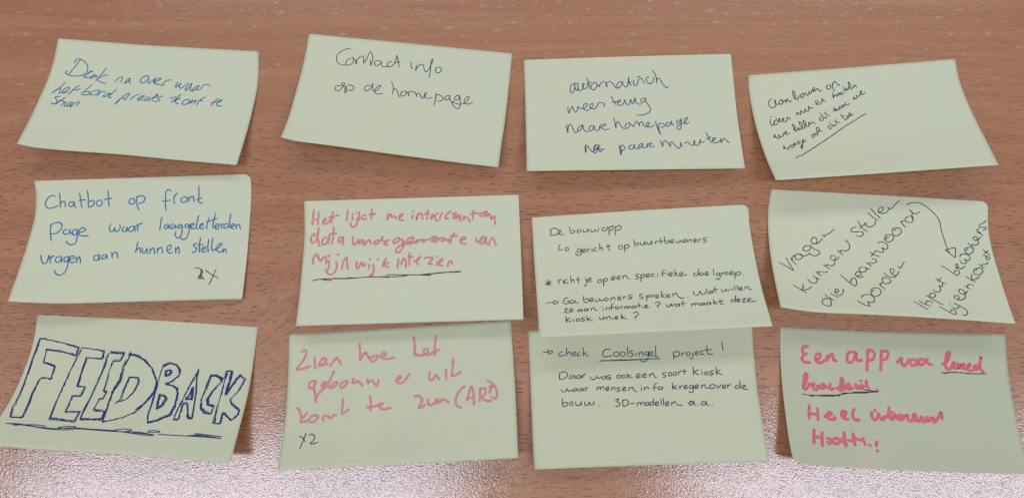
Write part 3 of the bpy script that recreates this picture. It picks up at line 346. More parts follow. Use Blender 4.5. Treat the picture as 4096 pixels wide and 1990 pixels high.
('word','wijk','pink',1.2,['2488 5053 2489 5520 2575 5573 2649 5283 2726 5067 2776 5339 2848 5393 2882 5149','3068 5307 3063 5601','3083 4855 3105 4847','3250 5317 3290 5761 3218 6174 3166 6293 3133 6095','3434 4909 3462 4896','3838 4833 3734 5147 3700 5465','3959 5209 3792 5224 3796 5396 3939 5552']),
('word','in','pink',1.2,['4399 4888 4392 5232 4363 5599','4637 4852 4521 5387 4625 4999 4722 4955 4755 5203 4733 5546']),
('word','te','pink',1.2,['4896 4446 4897 5407','4845 4764 5055 4766','5117 5149 5405 4770 5269 5058 5244 5279 5330 5406']),
('word','zien','pink',1.2,['5589 4903 5798 4840 5966 4923 5857 5164 5775 5356 5928 5389','6164 5230 6144 5499','6161 4786 6172 4796','6248 5308 6428 5047 6344 4993 6248 5234 6291 5507 6416 5529','6639 5624 6694 5308 6791 5190 6848 5414']),
('underline','','ink',0.543,['519 6414 853 6335 1268 6309 2018 6351 2654 6313 3068 6278 4178 6325 4455 6316 4731 6282 4869 6216','1461 6295 2018 6341','3857 6210 4035 6146 4452 6184 5284 6229 5838 6170 6530 6085 7168 6104','5838 6195 6669 6083 7251 6050','936 6339 1190 6427 1412 6440','2017 6327 2238 6300 2516 6335','5728 6262 5893 6173','5395 6230 5894 6306','3623 6309 4013 6370']),
],
7: [
('word','De','ink',0.5,['850 1053 834 1545 858 1592','834 1096 1004 1008 1177 1135 1193 1406 1035 1567 858 1592','1191 1450 1322 1331 1301 1194 1212 1274 1205 1496 1313 1580 1427 1504']),
('word','bouw','ink',0.5,['1713 972 1735 1377 1770 1515 1925 1444 1930 1292 1778 1293','2159 1247 2056 1307 2075 1487 2203 1448 2233 1300 2159 1247','2336 1267 2354 1465 2480 1461 2564 1248 2580 1490','2689 1306 2706 1504 2808 1480 2865 1326 2909 1491 3013 1431 3056 1214']),
('word','app','ink',0.5,['3401 1207 3248 1235 3200 1434 3314 1482 3446 1346 3463 1170','3529 1177 3513 1575 3514 1886','3524 1310 3683 1105 3727 1287 3644 1456 3517 1486','3818 1163 3792 1560 3787 1870','3813 1296 3987 1110 4083 1236 4024 1451 3820 1501']),
('arrow','','ink',0.5,['1232 2348 1163 2564 1164 2788 1340 2762','1461 2641 1461 2882 1587 2860 1571 2653 1462 2623']),
('word','gericht','ink',0.5,['2167 2807 2042 2794 1982 3010 2078 3092 2175 2853 2157 3207 2041 3329 1920 3254 1927 3093','2231 3037 2361 2944 2342 2826 2238 2904 2252 3110 2381 3053','2442 2837 2453 3105','2450 2971 2568 2824','2665 2887 2665 3083','2894 2841 2768 2845 2747 3047 2907 3064','3040 2456 3019 3032','3026 2899 3123 2794 3169 3047','3413 2541 3413 2984 3486 3036','3299 2777 3529 2712']),
('word','op','ink',0.5,['4031 2737 3903 2769 3892 2962 4015 3002 4076 2830 4031 2737','4159 2706 4138 3280','4151 2838 4287 2675 4368 2816 4267 2983 4156 2989']),
('word','buurtbewoners','ink',0.5,['4622 2292 4631 2797 4784 2768 4794 2610 4652 2623','4898 2558 4909 2781 5035 2775 5092 2533 5094 2799','5202 2544 5197 2765 5339 2752 5405 2519 5412 2785','5578 2580 5590 2758','5582 2669 5708 2522','5831 2339 5831 2781','5727 2612 5946 2571','6021 2224 6034 2756 6199 2710 6210 2552 6057 2582','6276 2690 6407 2614 6392 2480 6284 2576 6296 2754 6424 2731','6536 2582 6573 2762 6676 2728 6723 2582 6777 2737 6909 2661','6970 2516 6863 2595 6900 2775 7009 2670 6980 2517','7066 2587 7075 2791','7084 2677 7219 2557 7242 2780','7357 2728 7467 2624 7433 2532 7339 2639 7377 2792 7506 2760','7570 2589 7580 2784','7580 2661 7699 2557','7957 2492 7803 2522 7817 2656 7915 2691 7853 2835 7753 2826']),
('word','*','ink',0.5,['401 5531 722 5498','588 5180 551 5685','460 5305 664 5696','697 5283 470 5630']),
('word','richt','ink',0.5,['1030 5225 1036 5595','1038 5364 1180 5176','1248 5294 1243 5588','1422 5266 1304 5346 1308 5558 1456 5546','1586 4961 1579 5558','1586 5421 1691 5293 1727 5546','1900 5085 1900 5526 1945 5595','1798 5332 2012 5280']),
('word','je','ink',0.5,['2203 5392 2279 5353 2245 5764 2173 5894 2164 5801','2215 5191 2218 5219','2323 5450 2475 5373 2459 5234 2340 5332 2356 5545 2524 5534']),
('word','op','ink',0.5,['2892 5416 2790 5469 2778 5652 2901 5646 2951 5486 2893 5388','3045 5340 3002 5977','3037 5458 3169 5325 3220 5449 3152 5579 3033 5586']),
('word','een','ink',0.5,['3409 5422 3564 5328 3532 5206 3418 5286 3414 5496 3555 5455','3657 5401 3788 5295 3761 5183 3656 5282 3662 5465 3802 5442','3918 5198 3925 5454','3925 5308 4069 5167 4123 5446 4196 5453']),
('word','specifieke','ink',0.5,['4665 5135 4513 5183 4514 5302 4623 5358 4561 5516 4463 5507','4736 5187 4689 5774','4727 5295 4862 5154 4900 5294 4814 5449 4716 5440','4970 5346 5100 5267 5085 5148 4980 5229 4980 5410 5114 5405','5331 5171 5204 5214 5191 5367 5338 5381','5487 5259 5483 5422','5495 5105 5498 5133','5847 4930 5745 4966 5691 5415','5623 5226 5850 5184','5947 5211 5942 5374','5949 5076 5952 5094','6008 5353 6142 5248 6127 5137 6020 5218 6027 5419 6152 5412','6280 4925 6248 5439','6397 5162 6277 5287 6396 5452','6450 5394 6609 5291 6584 5180 6479 5242 6479 5460 6620 5437 6799 5381']),
('word','doelgroep','ink',0.5,['7258 5242 7128 5302 7086 5479 7207 5509 7313 5337','7363 4935 7320 5474','7480 5262 7382 5343 7405 5509 7521 5447 7527 5284 7470 5261','7609 5455 7743 5358 7730 5239 7623 5320 7629 5502 7781 5470','8009 5039 7992 5580','8261 5378 8134 5412 8117 5573 8235 5529 8286 5380 8242 5784 8130 5909 8027 5810','8363 5360 8362 5595','8363 5450 8487 5353','8615 5320 8517 5401 8540 5557 8648 5476 8615 5320','8718 5510 8854 5405 8843 5277 8733 5376 8738 5557 8864 5542','8954 5396 8901 5952','8949 5531 9107 5365 9223 5439 9155 5595 8954 5622','9305 5672 9313 5691']),
('arrow','','ink',0.5,['372 7168 504 7115 731 7119','737 6999 740 7258 888 7180 908 7062 737 6981']),
('word','Ga','ink',0.5,['1392 6785 1245 6817 1149 7085 1207 7275 1368 7245 1411 7064 1304 7072','1599 6990 1474 7070 1464 7254 1586 7247 1669 7043 1683 7229 1818 7242']),
('word','bewoners','ink',0.5,['2052 6711 2071 7219 2242 7190 2241 6959 2084 6990','2317 7151 2470 7027 2439 6905 2327 6986 2338 7199 2485 7167','2567 7036 2603 7224 2702 7187 2763 7009 2823 7199 2952 7073','3083 6948 2980 7030 3015 7217 3143 7119 3083 6948','3252 6964 3257 7222','3268 7076 3410 6933 3441 7166','3557 7103 3686 7005 3656 6892 3566 6994 3576 7178 3724 7146','3815 6907 3822 7128','3823 7000 3941 6864','4236 6827 4063 6857 4076 6996 4194 7034 4123 7138 3992 7125']),
('word','spreken','ink',0.5,['4704 6779 4550 6857 4563 6995 4682 7025 4621 7166 4523 7175','4837 6929 4816 7432','4843 7021 4962 6895 4998 7036 4854 7114','5080 6933 5074 7153','5081 7025 5206 6890','5235 7104 5364 7024 5341 6903 5246 6986 5253 7170 5377 7144','5524 6627 5497 7156','5672 6870 5523 7039 5655 7189','5722 7103 5853 7005 5829 6911 5733 6994 5738 7178 5889 7137','6015 6855 6011 7130','6016 6992 6177 6852 6229 7149 6383 7301 6486 7246','6659 7179 6667 7198']),
('word','wat','ink',0.5,['6931 6755 6971 7051 7113 7092 7246 6784 7269 7014 7444 6984 7563 6584','7756 6829 7615 6863 7562 7013 7686 7006 7780 6832 7777 6978','7914 6524 7885 6978','7815 6743 8042 6691']),
('word','willen','ink',0.5,['8190 6686 8210 6916 8337 6882 8398 6704 8436 6872 8597 6768','8681 6685 8671 6839','8806 6468 8795 6832','8933 6435 8907 6842','8985 6804 9118 6724 9099 6604 9000 6686 9001 6869 9152 6846','9255 6618 9252 6828','9258 6710 9406 6595 9432 6844 9547 6827']),
('word','ze','ink',0.5,['1167 7708 1297 7702 1173 7990 1353 8035','1407 7900 1531 7818 1504 7704 1403 7787 1413 7975 1549 7951']),
('word','aan','ink',0.5,['1892 7806 1769 7860 1763 7981 1860 7962 1916 7808 1929 7996','2158 7784 2034 7847 2027 7959 2134 7950 2191 7788 2194 7974','2328 7754 2339 7969','2332 7847 2474 7721 2507 7957 2579 7964']),
('word','informatie','ink',0.5,['2844 7803 2849 8018','2819 7614 2826 7643','2977 7769 2985 8003','2983 7881 3098 7762 3130 7988','3359 7481 3260 7518 3216 7997','3168 7787 3363 7759','3510 7727 3409 7791 3431 7952 3547 7869 3510 7727','3630 7738 3638 7943','3632 7831 3736 7729','3797 7753 3805 7959','3804 7847 3918 7746 3927 7933 4038 7757 4073 7918','4258 7722 4146 7786 4144 7925 4244 7888 4294 7753 4299 7921','4447 7490 4435 7906','4351 7759 4525 7710','4563 7825 4567 7946','4678 7882 4806 7801 4781 7706 4687 7790 4696 7958 4867 7928']),
('word','?','ink',0.5,['5161 7622 5270 7502 5374 7577 5327 7758 5213 7840 5264 7909','5265 8049 5268 8068']),
('word','wat','ink',0.5,['5634 7740 5675 7948 5787 7893 5854 7714 5883 7902 6022 7729','6189 7745 6063 7798 6047 7945 6160 7928 6228 7748 6218 7933','6382 7531 6361 7946','6285 7754 6484 7707']),
('word','maakt','ink',0.5,['6741 7795 6744 7981','6745 7888 6890 7762 6902 7949','6913 7857 7036 7757 7060 7964','7276 7779 7148 7833 7132 7970 7243 7934 7309 7783 7316 7969','7546 7749 7420 7793 7401 7949 7516 7913 7585 7752 7581 7937','7745 7517 7717 7931','7890 7715 7741 7822 7887 7928','8033 7543 8010 7912 8163 7926','7935 7747 8162 7675']),
('word','deze','ink',0.5,['8658 7601 8532 7635 8510 7800 8634 7784 8703 7632','8749 7286 8692 7817','8760 7749 8895 7650 8874 7556 8775 7639 8774 7824 8901 7781','8995 7632 9148 7581 8987 7863 9157 7860','9216 7791 9380 7667 9359 7573 9235 7654 9233 7839 9401 7855 9597 7844']),
('word','kiosk','ink',0.5,['1205 8329 1209 8863','1401 8507 1228 8650 1409 8835','1513 8658 1514 8827','1731 8566 1646 8652 1671 8813 1785 8731 1731 8566','2020 8518 1873 8580 1892 8675 2008 8723 1931 8838 1836 8829','2108 8387 2112 8826','2279 8561 2130 8669 2335 8828']),
('word','uniek','ink',0.5,['2662 8532 2673 8748 2795 8703 2845 8521 2848 8764','2947 8559 2957 8775','2955 8653 3093 8526 3124 8762','3218 8650 3219 8771','3317 8734 3443 8633 3416 8537 3325 8622 3337 8782 3457 8766','3606 8368 3597 8807','3733 8586 3616 8687 3834 8829']),
('word','?','ink',0.5,['4147 8363 4261 8262 4356 8382 4308 8564 4179 8674 4210 8770','4210 8892 4213 8910']),
],
8: [
('arrow','','ink',0.529,['6304 656 6496 484 6791 434 7123 638 7459 1079 7734 1571 7826 1988 7848 2411 7909 3069 7995 4017 8053 4394','7878 4125 8073 4027 8346 3930 8320 4269 8249 4680 8053 4394 7886 4144']),
('word','vragen','ink',0.529,['330 5912 550 6096 773 6320 923 6447 805 5969 685 5458','885 5499 987 5748 1129 5976','955 5639 957 5374 1092 5203','1267 5067 1137 5159 1092 5466 1251 5519 1408 5348 1408 5086 1267 5067','1323 5134 1564 5179 1765 4972','1791 4341 1602 4397 1501 4666 1576 4769 1764 4712 1889 4406 1814 4302','1851 4372 2020 4579 2212 4749 2214 4971 2018 5120 1859 5074 1768 4934','1967 4178 2137 4090 2193 3865 2123 3649 1996 3697 1923 3887 1969 4141 2220 4084 2451 3697','2447 3403 2584 3554','2524 3507 2634 3388 2808 3227 3009 2903']),
('word','kunnen','ink',0.529,['798 7765 1041 8035 1306 8349','1216 7524 1222 7840 1114 8101 1363 8016 1592 7742','1478 7131 1627 7423 1790 7403 1897 7159 1861 6931 1752 6827','1841 6933 2027 7070','1915 6427 2138 6792','2012 6648 2012 6457 2138 6409 2313 6472 2443 6386','2299 5827 2569 6148','2422 6007 2442 5816 2597 5880 2764 5831 2848 5599','2798 5489 2899 5295 2899 5071 2780 5041 2684 5197 2728 5382 2884 5446 3077 5133','3045 4577 3276 4970','3170 4791 3207 4603 3410 4625 3564 4502 3628 4237 3571 3907 3459 3753']),
('word','stellen','ink',0.529,['4016 2650 3824 2777 3773 3003 3935 3063 4187 3004 4315 3103 4274 3292 4122 3416 4004 3316','4110 2164 4207 2522 4323 2770 4521 2973','4159 2733 4505 2274','4400 2284 4439 2427 4539 2565 4748 2546 4900 2273 4882 2092','4543 1477 4758 1773 4987 2045','4654 1096 4878 1503 5134 1862','5001 1381 5186 1288 5238 1024 5151 958 5032 1118 5042 1376 5212 1471 5418 1339 5473 1112','5423 931 5534 1069 5655 945 5769 673 5953 319']),
('word','die','ink',0.529,['2194 8727 1989 8787 1894 9086 1964 9324 2153 9388 2238 9340 2278 9009 2290 8595','2099 8366 2219 8684 2417 8849','2337 8202 2505 8455 2650 8567','2302 7885 2308 7901','2544 8129 2710 8078 2734 7877 2638 7844 2574 8047 2635 8364 2795 8353 2930 8063 2960 7824']),
('word','beantwoord','ink',0.529,['2974 6580 3195 7028 3359 7327 3514 7535','3354 7211 3447 6933 3578 6846 3630 7074 3592 7388 3496 7512','3657 6687 3849 6595 3913 6398 3804 6291 3664 6455 3678 6685 3826 6789 3982 6662','4052 5890 3901 5979 3858 6173 3962 6317 4134 6227 4198 6031 4113 5885','4150 5920 4279 6024 4360 6016','4218 5498 4467 5794','4327 5602 4377 5522 4536 5545 4693 5418 4694 5229 4517 5170','4490 4648 4673 4856 4884 4971','4517 4982 4774 4473','4774 4473 5002 4639 5100 4480 5064 4223 5194 4360 5308 4237 5330 4011 5205 3799 5023 3764 4933 3862','5442 3145 5312 3231 5248 3535 5354 3748 5526 3657 5652 3384 5606 3166 5442 3145','5449 3329 5340 3414 5290 3531','5828 2552 5678 2641 5623 2905 5707 3193 5897 3137 6039 2864 5991 2610 5828 2552','5715 2733 5797 2762','6029 2053 6245 2488','6109 2207 6071 2012 6217 1975','6406 1573 6260 1735 6279 1991 6445 2070 6592 1959 6594 1627 6468 1551','6433 1015 6588 1295 6756 1315 6898 1152','6567 1260 6552 1631 6594 1812']),
('word','worden','ink',0.529,['3452 8799 3647 9112 3904 9253 3875 8888 3969 8921 4154 8862 4191 8449 4078 8258 3883 8234 3706 8369 3665 8535','4383 7597 4206 7731 4124 8054 4202 8367 4388 8309 4567 8013 4549 7699 4383 7597','4279 7787 4195 7969','4586 7266 4785 7715','4641 7455 4647 7260 4788 7091','5022 6683 4834 6739 4760 6939 4834 7203 5018 7170 5148 6941 5037 6720','4929 6308 5057 6564 5286 6658 5423 6529','5290 6312 5396 6110 5359 5923 5253 5972 5224 6203 5311 6463 5479 6409 5595 6129','5587 5712 5711 5851 5781 5617 5934 5300']),
('word','input','ink',0.529,['5901 8698 5944 8708','6012 8746 6180 9044 6386 9260','6121 8581 6328 8800 6573 8997','6378 8832 6432 8598 6538 8510 6702 8641','6515 8046 6794 8405 7121 8793','6632 8128 6728 7861 6865 7809 6937 7946 6828 8179 6689 8121','6890 7515 6976 7687 7148 7653 7241 7403 7204 7154 7331 7176 7407 6916','7149 6514 7329 6817 7527 6938','7226 6757 7401 6451']),
('word','bewoners','ink',0.529,['7536 5420 7785 5732 8000 6062 8150 6187','8029 5988 8113 5801 8227 5788 8275 5924 8150 6187','8139 5621 8264 5537 8287 5253 8230 5260 8184 5440 8292 5604 8450 5551 8592 5359','8429 4922 8489 5160 8667 5105 8712 4924 8631 4829 8813 4878 8916 4691 8874 4451 8696 4367 8532 4455 8469 4637','8958 3813 8813 3899 8763 4149 8868 4361 9053 4257 9148 3966 9074 3800 8959 3799','8901 3959 8832 4058','8980 3461 9201 3856','9121 3725 9162 3546 9289 3601 9441 3445 9452 3166','9336 3179 9459 3096 9402 2894 9282 2942 9252 3049 9332 3214 9544 3017 9596 2873','9553 2429 9700 2793','9636 2627 9491 2505 9482 2333 9565 2221','9754 1821 9623 1904 9616 2112 9803 2092 9898 2116 9872 2256 9752 2338','9754 1808 9926 1541']),
('word','bijeenkomst','ink',0.529,['6946 8966 7207 9291 7486 9610','7345 9347 7444 9186 7563 9244 7582 9464 7467 9612','7481 8957 7612 9052 7756 8958 7806 8764','7615 8580 7868 8831 8044 9105 8083 9358 7967 9573 7822 9564','7416 8718 7425 8732','7453 8488 7461 8502','7829 8278 7915 8084 7906 7904 7774 7920 7713 8073 7816 8243 7998 8257 8178 8051 8225 7756 8233 7466 8105 7338 8018 7420 8003 7639 8117 7733 8280 7641 8384 7448','8315 7061 8523 7272','8444 7189 8459 6972 8584 6885 8717 6941','8508 6217 8684 6481 8862 6659','8794 6005 8726 6333 8760 6471 8923 6381 9117 6144','9119 5474 8944 5634 8900 5922 9034 6026 9219 5920 9315 5662 9253 5458 9119 5474','9067 5571 9013 5676','9226 5146 9400 5477','9333 5309 9393 5162 9533 5112 9640 5030 9623 4892','9511 4380 9707 4463 9807 4557 9747 4703 9617 4683 9669 4467','9593 3917 9835 4365','9608 4230 9824 3961']),
],
9: [
('letter','F','violet',0.471,['237 1771 417 1774 1346 2019 2072 2306 2022 2957 1852 2823 1314 2620 659 2551 682 2930 707 3530 1254 3756 1286 4722 894 4662 798 4873 744 5935 829 6989 878 7753 385 7782 259 6975 245 6107 202 4697 166 3491 201 2377 243 1821']),
('letter','E','violet',0.471,['2219 2294 3224 2458 3228 3083 2540 3042 2490 3763 2511 5151 2860 5218 2817 5868 2481 5900 2495 7102 3083 7041 3073 7777 2017 7662 1925 6707 1934 5406 1982 4306 2081 3301 2219 2294']),
('letter','E','violet',0.471,['3549 2530 4191 2574 4096 3158 3787 3185 3709 3855 3724 5436 3885 5520 3851 6018 3695 6083 3639 6884 4131 6935 4176 7531 3300 7622 3246 6572 3304 5079 3444 3680 3457 2637']),
('letter','D','violet',0.471,['4432 2603 4767 2672 5164 2981 5573 3582 5924 4527 5944 5310 5700 6124 5405 6848 5009 7292 4277 7720 4199 6978 4139 5497 4308 4592 4297 3506 4413 2902 4431 2454','4660 4284 5071 4303 5122 4761 5041 5409 4858 5921 4592 6145 4589 5158 4665 4313','4582 6096 4486 6303']),
('letter','B','violet',0.471,['6040 3335 6299 3059 6638 3168 6827 3588 6827 3931 6595 4350 6351 4653 6655 4734 6885 4901 6976 5281 7019 6153 6930 6848 6521 7296 6124 7529 6031 6870 6024 5889 5989 4912 5981 4521 6006 3732 6040 3335','6220 3708 6376 3640 6442 3780 6373 4033 6236 4099 6220 3708','6223 5423 6466 5491 6549 5725 6462 6224 6289 6491 6223 5423']),
('letter','A','violet',0.471,['7616 3448 7614 4133 7725 5096 7801 6061 7886 6976 7721 6994 7493 5998 7308 6020 7338 7186 7147 7211 7149 6526 7291 5438 7468 4344 7622 3496','7511 5022 7553 4725 7634 5593 7405 5600 7511 5022']),
('letter','C','violet',0.471,['8766 4011 8449 3799 8218 3824 8157 4270 8094 5057 8061 5644 8159 6217 8369 6535 8656 6555 8649 6021 8381 5952 8310 5521 8420 4925 8777 4107 8611 3929']),
('letter','K','violet',0.471,['8905 3409 9113 3437 9077 4175 9041 5155 9272 4350 9475 3645 9723 3962 9515 4912 9278 5472 9385 5802 9768 6251 9757 6543 9548 7001 9121 6460 9146 7284 8863 7263 8850 6535 8833 5565 8837 4590 8905 3409']),
('underline','','violet',0.471,['391 8293 933 8254 1794 8395 2511 8409 3195 8284 3968 8300 4794 8308 5414 8381 6202 8470 6554 8437','365 8298 1230 8335 2031 8467 2801 8476 3217 8381','2541 8306 2851 8221 3230 8200 2992 8355 2553 8354','3200 8303 3979 8349 4751 8363 5512 8320','4794 8308 5253 8135 5596 8191 5293 8328 4912 8344','5512 8320 6058 8295 6524 8422','5682 8347 6184 8374 6545 8389','6254 8168 6460 8089 6770 8123 6487 8232 6263 8216','6726 8325 7823 8297 8704 8300 9369 8329','7826 8316 8350 8162 8905 8182 9346 8186','8223 8060 8675 8128 9346 8186','8085 8220 8696 8252 9339 8313','694 8393 1212 8266 1757 8249 2022 8317','3213 8361 3968 8300 4736 8295']),
],
10: [
('word','Zien','pink',1.329,['579 1326 690 1213 785 1348 751 1685 553 2221 373 2603 633 2600 964 2450','1172 1792 1165 2225 1207 2631','1353 2461 1593 2271 1684 2033 1590 1899 1442 2069 1389 2342 1557 2422 1742 2349','1854 2516 2001 2191 2130 1958 2242 2155 2344 2445']),
('word','hoe','pink',1.329,['3169 1014 3192 1638 3197 2227 3340 1840 3434 1695 3526 1922 3599 2177','3786 2011 3655 2121 3673 2340 3821 2356 3971 2093 3898 1930','3898 1961 4083 2074 4307 2036 4346 1854 4235 1811 4121 2016 4268 2249 4454 2256 4714 2204']),
('word','het','pink',1.329,['5596 774 5640 1403 5608 2176 5648 1963 5720 2126 5868 2173 6131 2077 6228 1870 6138 1705 6023 1848 6074 2102 6240 2182 6411 2014','6601 820 6535 1499 6518 2242','6468 1958 6732 1831']),
('word','gebouw','pink',1.329,['1241 3591 1020 3567 935 3866 995 4089 1121 4010 1242 3653 1158 4014 1224 4453 1252 4826 1279 5136','1237 4948 1407 4473 1655 4067','1507 4051 1687 3824 1685 3700 1557 3748 1507 4051 1691 4071 1798 3898','2025 2935 1972 3176 1866 3535 1801 4021 1950 4161 2166 3938 2201 3756 2017 3798 1911 4033','2495 3757 2350 3896 2335 4172 2463 4154 2643 3866 2605 3707 2495 3757','2917 3556 2864 3889 3011 3843 3121 3793 3232 3990 3314 4122','3507 3681 3545 3962 3654 3789 3746 3799 3839 4055 3950 4190 4004 3796']),
('word','er','pink',1.329,['4758 3969 4924 3832 4999 3625 4889 3644 4795 3911 4886 4106 5070 4094 5219 3833 5369 3479']),
('word','uit','pink',1.329,['6293 3424 6233 3757 6266 4038 6414 3961 6529 3666 6618 3860 6690 4003','6989 3376 6991 4054','7328 2577 7297 3131 7264 3837 7620 3585']),
('word','(AR?)','pink',1.329,['7799 4662 7593 4885 7420 5356 7377 5839 7484 6092 7610 6166','7852 5706 7971 5170 8073 4691 8156 5067 8175 6012','7909 5590 8203 5468','8473 4855 8443 5341 8433 5796','8471 4916 8656 4874 8706 5063 8644 5362 8495 5468 8635 5726 8815 5836 8944 5788','8858 4834 8953 4722 8985 4909 8889 5082 8866 5232','8946 5545 8960 5565','8798 4338 8995 4543 9166 4989 9190 5419 9128 5716 9057 5618']),
('word','komt','pink',1.329,['485 5467 606 5728 685 6134 695 6530','935 5862 700 6382','695 6530 868 6499 1022 6391','1313 6076 1139 6132 1038 6418 1135 6576 1306 6495 1422 6211 1313 6076','1686 6510 1618 6330 1670 6187 1817 6202 1971 6367 2080 6181 2197 6168','2474 5029 2455 5526 2459 6097 2728 5803']),
('word','te','pink',1.329,['3630 4926 3680 5406 3675 5976','3522 5727 3714 5732 4008 5639','4009 5689 4214 5561 4155 5515 4008 5614 4070 5819 4250 5962 4543 5883']),
('word','zien','pink',1.329,['5576 5157 5784 5154 5902 5390 5872 5685 5754 5994 5872 6007 6019 5824','6198 5446 6153 5665 6256 5874 6404 5790 6582 5611 6569 5436 6494 5503 6507 5752 6641 5716 6790 5534 6938 5574 7070 5761']),
('word','x2','ink',0.543,['721 7549 876 7689 984 7973','987 7354 906 7891 796 8499','1121 7516 1261 7456 1361 7640 1350 7886 1224 8121 1355 8159 1521 8077']),
],
11: [
('arrow','','ink',0.514,['598 1670 726 1617 891 1632','838 1535 861 1767 1017 1708 1030 1599 839 1517']),
('word','check','ink',0.514,['1498 1688 1348 1738 1326 1948 1491 1963 1602 1927','1671 1382 1673 1980','1677 1842 1801 1716 1861 1969','1934 1912 2075 1806 2034 1710 1938 1793 1959 2006 2126 1975','2269 1787 2157 1841 2152 2023 2291 2009','2417 1433 2411 2047','2573 1814 2432 1911 2647 2114']),
('word','Coolsingel','ink',0.514,['3626 1698 3405 1679 3276 1941 3335 2193 3556 2194 3696 2133','3924 1907 3784 1958 3777 2167 3914 2225 4002 2050 3924 1888','4200 1903 4070 1983 4079 2220 4229 2206 4279 2028 4200 1903','4393 1555 4393 2265','4643 1876 4493 1909 4499 2046 4635 2103 4574 2279 4464 2270','4749 2003 4756 2294','4888 1987 4888 2305','4894 2124 5026 1999 5054 2300','5303 1976 5162 2037 5156 2236 5266 2227 5329 1996 5287 2427 5166 2689 5001 2676 4913 2533','5366 2207 5519 2102 5484 1990 5371 2072 5385 2299 5567 2314 5729 2417','5646 1595 5635 2409']),
('underline','','ink',0.514,['3104 2492 3987 2503 4814 2525 5807 2540','3132 2476 3986 2530 4868 2548']),
('word','project','ink',0.514,['6429 2155 6427 2623','6401 2171 6597 2078 6703 2221 6611 2439 6446 2427','6786 2200 6794 2435','6788 2291 6925 2175','7119 2162 7005 2244 7026 2425 7166 2373 7146 2191 7119 2162','7283 2219 7268 2578 7180 2679 7130 2567','7389 2317 7531 2220 7490 2127 7393 2210 7413 2409 7552 2374','7783 2122 7643 2175 7646 2381 7802 2348','7934 1774 7942 2314 8159 2393','7813 2080 8145 2060']),
('word','!','ink',0.514,['8607 1530 8637 2187','8608 2489 8612 2516']),
('word','Daar','ink',0.514,['1315 3273 1292 3680','1317 3227 1567 3158 1668 3439 1496 3652 1303 3681','1916 3415 1776 3494 1743 3655 1881 3639 1970 3465 1989 3694','2218 3441 2078 3502 2046 3653 2183 3665 2255 3490 2263 3717','2329 3405 2336 3678','2330 3541 2468 3372']),
('word','was','ink',0.514,['2668 3615 2727 3801 2893 3769 2955 3594 3030 3781 3145 3655','3338 3626 3200 3659 3194 3812 3304 3803 3365 3646 3375 3827','3589 3556 3422 3587 3445 3707 3581 3754 3521 3866 3412 3857']),
('word','ook','ink',0.514,['3972 3587 3860 3650 3870 3804 3992 3786 4041 3664 3972 3587','4192 3586 4079 3667 4100 3822 4223 3768 4192 3586','4323 3479 4319 3839','4466 3625 4335 3723 4538 3856']),
('word','een','ink',0.514,['4706 3778 4875 3701 4837 3564 4712 3644 4731 3843 4896 3838','4982 3754 5151 3659 5111 3567 4998 3648 5005 3846 5172 3813','5291 3598 5307 3850','5302 3733 5458 3566 5517 3839 5608 3890']),
('word','soort','ink',0.514,['6063 3565 5896 3598 5917 3733 6025 3786 5964 3898 5854 3908','6256 3561 6142 3642 6160 3822 6291 3742 6256 3561','6465 3549 6362 3631 6381 3811 6511 3731 6465 3549','6587 3531 6603 3765','6593 3621 6727 3479','6844 3353 6840 3754','6751 3543 6945 3521']),
('word','kiosk','ink',0.514,['7251 3248 7243 3809','7470 3468 7269 3632 7479 3825','7627 3630 7627 3835','7607 3478 7612 3496','7847 3619 7744 3701 7769 3845 7893 3782 7847 3619','8152 3578 7984 3629 8005 3746 8124 3781 8052 3882 7942 3892','8277 3320 8261 3879','8429 3553 8283 3703 8502 3895']),
('word','waar','ink',0.514,['1345 4408 1411 4593 1549 4559 1609 4384 1685 4588 1852 4494','1992 4416 1880 4478 1876 4603 1986 4577 2046 4420 2067 4601','2266 4420 2154 4474 2138 4607 2249 4580 2309 4423 2325 4604','2403 4404 2411 4629','2405 4494 2542 4371']),
('word','mensen','ink',0.514,['2924 4401 2942 4626','2931 4491 3061 4395 3081 4593','3085 4486 3210 4380 3244 4606','3327 4594 3468 4489 3428 4397 3332 4479 3351 4659 3473 4624','3579 4453 3581 4676','3586 4561 3700 4445 3735 4662','3962 4483 3823 4517 3847 4608 3943 4660 3883 4762 3785 4754','4064 4651 4205 4546 4170 4481 4068 4562 4071 4740 4226 4698','4344 4511 4343 4760','4350 4619 4508 4523 4577 4795 4685 4821']),
('word','info','ink',0.514,['4898 4596 4899 4800','4884 4435 4889 4462','5026 4561 5033 4757','5033 4650 5164 4553 5238 4709','5614 4318 5490 4372 5451 4812','5379 4630 5572 4599','5765 4568 5653 4623 5656 4764 5783 4747 5844 4636 5765 4568']),
('word','kregen','ink',0.514,['6271 4337 6274 4780','6452 4527 6296 4667 6467 4749','6586 4580 6591 4774','6592 4669 6727 4519','6769 4724 6912 4619 6874 4528 6776 4610 6793 4788 6932 4753','7164 4530 7023 4609 7024 4767 7135 4748 7200 4576 7164 4970 7077 5053 6971 5002','7263 4712 7405 4616 7367 4525 7269 4607 7286 4784 7425 4740','7546 4555 7547 4801','7550 4661 7684 4546 7723 4786 7859 4795']),
('word','over','ink',0.514,['8067 4545 7925 4624 7914 4799 8048 4834 8157 4683 8067 4545','8228 4600 8268 4822 8420 4595','8462 4790 8605 4694 8567 4604 8469 4686 8484 4862 8624 4818','8692 4630 8693 4849','8691 4717 8842 4596']),
('word','de','ink',0.514,['9182 4662 9051 4741 9040 4897 9167 4879 9250 4710','9258 4360 9246 4911','9330 4890 9476 4768 9438 4678 9340 4759 9353 4952 9568 4993']),
